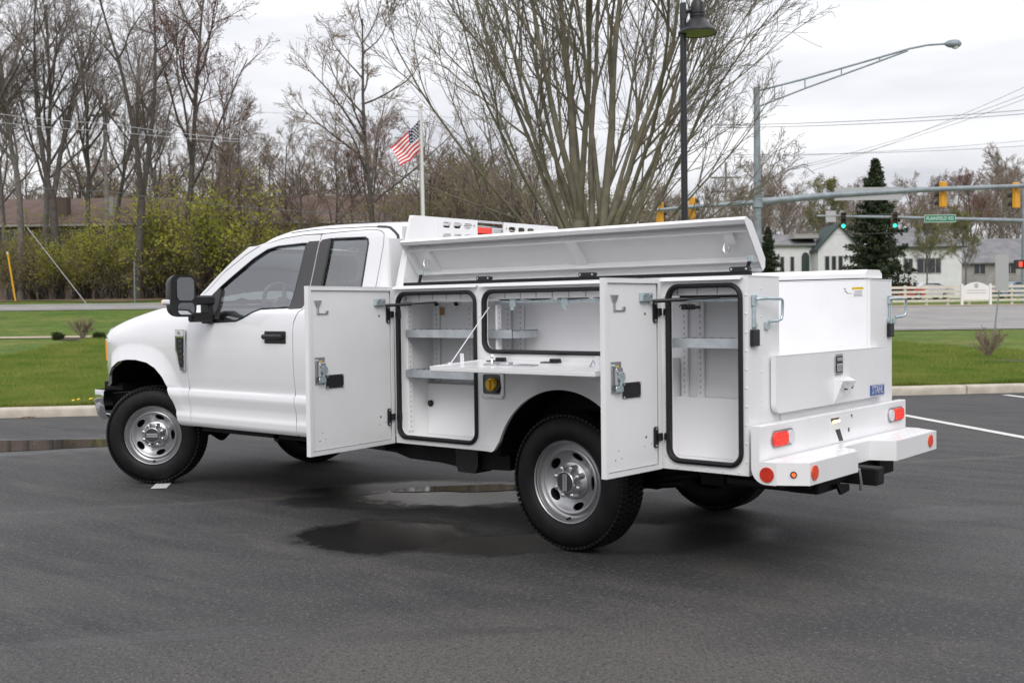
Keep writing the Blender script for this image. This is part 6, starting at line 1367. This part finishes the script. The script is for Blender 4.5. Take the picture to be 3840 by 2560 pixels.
# ---- wires
WN = [0]
def wire(pts, r, label, mat='wire'):
    P = [Vector(p) for p in pts]; full = []
    for a, b in zip(P, P[1:]):
        for i in range(12): f = i / 12; q = a.lerp(b, f); q.z -= (a - b).length * .010 * 4 * f * (1 - f); full.append(q)
    full.append(P[-1]); o_ = MB().tube(full, r, 5).build('overhead_wire', mat, None, 60); tag(o_, label, 'wire', 'overhead wires')
wire([at(-80, 252, 72), at(250, 285, 72), at(700, 332, 76)], .022, 'pale wire crossing the left woods high up', 'wire_pale'); wire([at(-80, 272, 72), at(250, 302, 72), at(760, 335, 76)], .020, 'pale wire just below the highest one in the left woods', 'wire_pale')
wire([at(-80, 418, 72), at(250, 440, 72), at(960, 500, 60)], .022, 'dark wire sagging in front of the brown roof')
wire([at(560, 255, 76), at(1000, 268, 80), at(1740, 284, 90)], .014, 'thin wire crossing the sky behind the big tree', 'wire_pale')
for k, (y0, y1, r_, lb) in enumerate([(285, 250, .020, 'upper of the two thick wires above the mast arm'), (291, 259, .020, 'lower of the two thick wires above the mast arm'), (352, 334, .014, 'wire crossing level above the spruce top'), (360, 320, .012, 'wire rising steeply above the red budding tree')]):
    wire([at(1640, y0 + 3, 75), at(2420, y1 - 3, 75)], r_, lb)
for k, (y0, y1, lb) in enumerate([(380, 192, 'highest slanting wire at the right sky'), (385, 203, 'second slanting wire at the right sky'), (400, 170, 'thin slanting wire crossing the others at the right sky')]):
    wire([at(1840, y0, 95), at(2420, y1, 60)], .012, lb)
wire([at(1560, 500, 60), at(2420, 470, 62)], .010, 'thin cable running below the mast arm'); wire([at(1680, 540, 80), at(2420, 515, 80)], .010, 'thin cable in front of the church roof')
# utility poles
g = on_ground(250, 84); t = post_label('utility_pole', 'pale wooden utility pole standing in the left woods', 'pole', g); hh = at(250, 240, 84).z - g.z; MB().cyl((0, 0, 0), (0, 0, hh), .17, .12, 12).build('post', 'pole_wood', t, 40); MB().box(-1.1, 1.1, -.06, .06, hh - .9, hh - .75).build('cross_arm', 'pole_wood', t)
gw = MB().tube([at(62, 522, 73), on_ground(198, 71)], .022, 6).build('guy_wire', 'wire_pale', None, 50); tag(gw, 'slanting guy wire running down into the roadside grass', 'wire')
g = on_ground(1669, 110); t = post_label('utility_pole', 'far wooden utility pole with two cross arms', 'pole', g); hh = at(1669, 372, 110).z - g.z; MB().cyl((0, 0, 0), (0, 0, hh), .16, .11, 10).build('post', 'pole_wood', t, 40)
for py in (408, 440): zz = at(1669, py, 110).z - g.z; MB().box(-1.5, 1.5, -.07, .07, zz - .08, zz + .08).build('cross_arm', 'pole_wood', t)
# ---- white board fence
dfn = 69.5; pcs = [2030 + 49 * k for k in range(10)]
fg = thing('board_fence', 'white four-board fence along the far pavement', 'fence', on_ground(2052, dfn)); org = fg.location.copy()
pts = [on_ground(px, dfn + .15 * k) for k, px in enumerate(pcs)]
for p in pts: q = p - org; MB().box(q.x - .07, q.x + .07, q.y - .07, q.y + .07, q.z - .1, q.z + 1.25, .01).build('post', 'fence_white', fg)
for a, b in zip(pts, pts[1:]):
    for z in (.28, .56, .84, 1.12):
        m = MB(); qa, qb = a - org, b - org; dd = (qb - qa).normalized(); nn = Vector((-dd.y, dd.x, 0)) * .02; off = -FH * .09
        P = [];
        for zz in (z - .075, z + .075): P += [qa + off - nn + Vector((0, 0, zz)), qb + off - nn + Vector((0, 0, zz)), qb + off + nn + Vector((0, 0, zz)), qa + off + nn + Vector((0, 0, zz))]
        m.hexa(P); m.build('rail', 'fence_white', fg)
# ---- white notice board
gs = on_ground(2242, 67.8); t = post_label('notice_board', 'white shaped notice board with a crest in front of the fence', 'sign', gs)
zt_ = at(2242, 650, 67.8).z - gs.z; zb_ = at(2242, 688, 67.8).z - gs.z; m = MB(); hw = .78
m.prism([(-hw, zb_), (hw, zb_), (hw, zt_ - .22)] + [(hw - .02 - (hw - .02) * 2 * k / 12, zt_ - .20 + .26 * math.sin(math.pi * k / 12)) for k in range(13)] + [(-hw, zt_ - .22)], 'y', -.04, .04); m.build('board', 'sign_white', t)
for x in (-.86, .86): MB().box(x - .07, x + .07, -.07, .07, -.1, zt_ - .05, .01).build('post', 'sign_white', t)
MB().prism(ellipse(0, zt_ - .16, .13, .15, 16), 'y', -.046, -.041).build('crest', 'sign_back', t); m = MB()
for k in range(2): m.box(-.58, .58, -.045, -.041, zt_ - .46 - .16 * k, zt_ - .42 - .16 * k)
m.build('line_of_letters', 'sign_back', t)
# ---- buildings
pmat('brick_brown', (.145, .105, .085), .9, col2=(.105, .078, .064), vscale=1.2); pmat('roof_brown', (.145, .095, .078), .95, col2=(.105, .072, .060), vscale=1.0, bump=.3, bscale=6); pmat('trim_grey', (.34, .33, .32), .8); pmat('dark_pane', (.03, .034, .04), .15); pmat('siding_white', (.66, .66, .67), .8, var=.05, vscale=1.5); pmat('roof_grey', (.22, .22, .225), .95, col2=(.16, .16, .165), vscale=1.2, bump=.3, bscale=6); pmat('trim_green', (.03, .05, .045), .7); pmat('stone_grey', (.30, .29, .28), .9, var=.15, vscale=1)
def gable_house(name, label, g, L, D, zw, zr, wall, roof, rz, over=.4, cat='house'):
    """walls with a ridge along local x"""
    t = thing(name, label, cat, g, rz); m = MB(); m.prism([(0, -1.5), (D, -1.5), (D, zw), (D / 2, zr - .08), (0, zw)], 'x', -L / 2, L / 2); m.build('wall', wall, t)
    s_ = (zr - zw) / (D / 2)
    for a, b in ((-over, D / 2), (D + over, D / 2)):
        za2 = zr - abs(a - D / 2) * s_; m = MB(); m.hexa([(-L / 2 - over, a, za2), (L / 2 + over, a, za2), (L / 2 + over, b, zr), (-L / 2 - over, b, zr), (-L / 2 - over, a, za2 + .14), (L / 2 + over, a, za2 + .14), (L / 2 + over, b, zr + .14), (-L / 2 - over, b, zr + .14)]); m.build('roof', roof, t)
    return t
def window(t, x, z, w, h, y=0.0, frame='trim_grey', pane='dark_pane', mull=True):
    f = MB(); f.box(x - w / 2 - .08, x + w / 2 + .08, y - .05, y - .003, z - .08, z + h + .08); o_ = f.build('window', frame, t); MB().box(x - w / 2, x + w / 2, y - .058, y - .051, z, z + h).build('pane', pane, o_)
    if mull:
        k = MB(); k.box(x - .03, x + .03, y - .066, y - .059, z, z + h); k.build('glazing_bar', frame, o_)
RZ = math.atan2(RH.y, RH.x)
gb = on_ground(470, 96); zr = at(470, 452, 100).z - gb.z; zw = at(470, 508, 96).z - gb.z
bl = gable_house('brown_house', 'long two-storey brown building behind the shrubs and woods', gb, 46, 11, zw, zr, 'brick_brown', 'roof_brown', RZ)
for px in (20, 190, 250, 400, 520, 640, 760, 860):
    x = (px - 470) * 96 / FPX; window(bl, x, zw - 2.0, 1.3, 1.35); window(bl, x, zw - 4.8, 1.3, 1.35)
for px, w in ((140, .9), (250, .6)): x = (px - 470) * 97 / FPX; MB().box(x - w / 2, x + w / 2, 1.0, 1.9, zw + .2, zr - .2).build('dormer' if w > .8 else 'chimney', 'trim_grey' if w < .8 else 'brick_brown', bl)
m = MB(); m.box(-23.4, 23.4, -.55, -.42, zw - .32, zw - .12); m.build('gutter', 'trim_grey', bl)
# church
dc_ = 128; gc = on_ground(1845, dc_); k_ = dc_ / FPX; Z = lambda py, d=dc_, g=None: at(1845, py, d).z - (g or gc).z
ch = gable_house('church', 'white church with steep gable and arched door behind the spruce', gc, 9.5, 8, Z(562), Z(536), 'siding_white', 'roof_grey', RZ, cat='church')
xw = (1912 - 1845) * k_; m = MB(); m.prism([(xw - 2.3, -1.5), (xw + 2.3, -1.5), (xw + 2.3, Z(574)), (xw, Z(522)), (xw - 2.3, Z(574))], 'y', -2.5, 3.5); m.build('gable_wing', 'siding_white', ch)
for sg in (-1, 1):
    m = MB(); e = 2.62; zz = Z(574) - (.32) * (Z(522) - Z(574)) / 2.3; P = [(xw + sg * e, -2.9, zz), (xw, -2.9, Z(522)), (xw, 4, Z(522)), (xw + sg * e, 4, zz)]; m.hexa([*P, *[(x, y, z + .22) for x, y, z in P]]); m.build('wing_roof', 'trim_green', ch)
for px in (1886, 1901, 1916): window(ch, (px - 1845) * k_, Z(622), .40, Z(592) - Z(622), -2.5, 'trim_grey', 'dark_pane', False)
window(ch, (1797 - 1845) * k_, Z(622), .35, Z(590) - Z(622), 0, 'trim_grey', 'dark_pane', False); window(ch, (1820 - 1845) * k_, Z(622), .35, Z(590) - Z(622), 0, 'trim_grey', 'dark_pane', False)
m = MB(); xd = (1850 - 1845) * k_; m.prism([(xd - .42, Z(630)), (xd + .42, Z(630)), (xd + .42, Z(592))] + [(xd + .42 * math.cos(a), Z(592) + .62 * math.sin(a)) for a in np.linspace(.3, math.pi - .3, 8)] + [(xd - .42, Z(592))], 'y', -.12, -.02); m.build('door', 'trim_green', ch)
m = MB(); m.box(xd - 1.4, xd + 1.4, -.5, 2, Z(548), Z(538)); m.build('roof_vent', 'trim_grey', ch)
# house with hipped roof
dh = 108; gh_ = on_ground(2145, dh); k_ = dh / FPX; Z2 = lambda py: at(2145, py, dh).z - gh_.z
hs = thing('white_house', 'white house with grey hipped roof right of the spruce', 'house', gh_, RZ); wl, wr_ = (2060 - 2145) * k_, (2209 - 2145) * k_
MB().box(wl, wr_, 0, 7, -1.5, Z2(566)).build('wall', 'siding_white', hs); m = MB(); e = .35; z0_, z1_ = Z2(567), Z2(518)
m.add([(wl - e, -e, z0_), (wr_ + e, -e, z0_), (wr_ + e, 7 + e, z0_), (wl - e, 7 + e, z0_), (wl + 1.0, 3.5, z1_), (wr_ - 2.0, 3.5, z1_)], [(0, 1, 5, 4), (1, 2, 5), (2, 3, 4, 5), (3, 0, 4), (0, 3, 2, 1)]); m.build('roof', 'roof_grey', hs)
MB().box(wl - e, wr_ + e, -e - .03, -e - .002, z0_ - .12, z0_ + .04).build('fascia', 'trim_green', hs)
for px, w in ((2122, 1.25), (2148, 1.0), (2086, .8)): window(hs, (px - 2145) * k_, Z2(626), w, Z2(594) - Z2(626))
gg = on_ground(2290, 112); Z3 = lambda py: at(2290, py, 112).z - gg.z
gr_ = gable_house('grey_house', 'low house with grey roof at the right picture edge', gg, 9.0, 8, Z3(600), Z3(546), 'stone_grey', 'roof_grey', RZ)
for px in (2250, 2320): window(gr_, (px - 2290) * 112 / FPX, Z3(628), 1.1, Z3(606) - Z3(628))
# ---- parked cars behind the fence
for nm, c in (('car_red', (.42, .03, .03)), ('car_silver', (.50, .51, .53)), ('car_blue', (.12, .16, .25))): pmat(nm, c, .3, coat=.5)
def parked_car(px, d, mat, label, rz):
    t = thing('parked_car', label, 'car', on_ground(px, d), RZ + rz, 'cars parked behind the fence')
    prof = [(-2.15, .35), (-2.2, .75), (-2.0, .92), (-1.45, .98), (-.85, 1.42), (.55, 1.45), (1.2, 1.0), (2.0, .88), (2.2, .65), (2.15, .35)]
    m = MB(); k = len(prof); P = []
    for y, ins in ((-.86, 0), (-.80, .03), (.80, .03), (.86, 0)):
        P += [(x, y * (.82 if z > 1.1 else 1), z + ins) for x, z in prof]
    m.add(P, [(a * k + i, a * k + (i + 1) % k, (a + 1) * k + (i + 1) % k, (a + 1) * k + i) for a in range(3) for i in range(k)] + [tuple(range(k)), tuple(range(3 * k, 4 * k))]); m.build('body', mat, t, 30)
    for s in (-1, 1):
        m = MB(); m.add([(-1.25, s * .81, 1.03), (.95, s * .81, 1.03), (.45, s * .725, 1.38), (-.75, s * .725, 1.38)], [(0, 1, 2, 3)]); m.v = [(x, y + s * .012, z) for x, y, z in m.v]; m.build('side_window', 'dark_pane', t)
        for x in (-1.35, 1.35): w = MB(); w.cyl((x, s * .70, .32), (x, s * .88, .32), .32, n=20); wo_ = w.build('wheel', 'tyre_rubber', t, 40); MB().cyl((x, s * .881, .32), (x, s * .89, .32), .20, n=16).build('rim', 'steel_rim', wo_, 40)
        MB().box(-2.22, -2.14, s * .5, s * .8, .68, .82, .02).build('tail_light', 'red_lens', t); MB().box(2.12, 2.22, s * .5, s * .8, .62, .76, .02).build('headlight', 'clear_lens', t)
    return t
parked_car(2064, 96, 'car_red', 'red car parked behind the white fence', R(10)); parked_car(2128, 98, 'car_silver', 'silver car parked behind the white fence', R(190)); parked_car(2345, 96, 'car_blue', 'bluish car parked at the right picture edge', R(5))
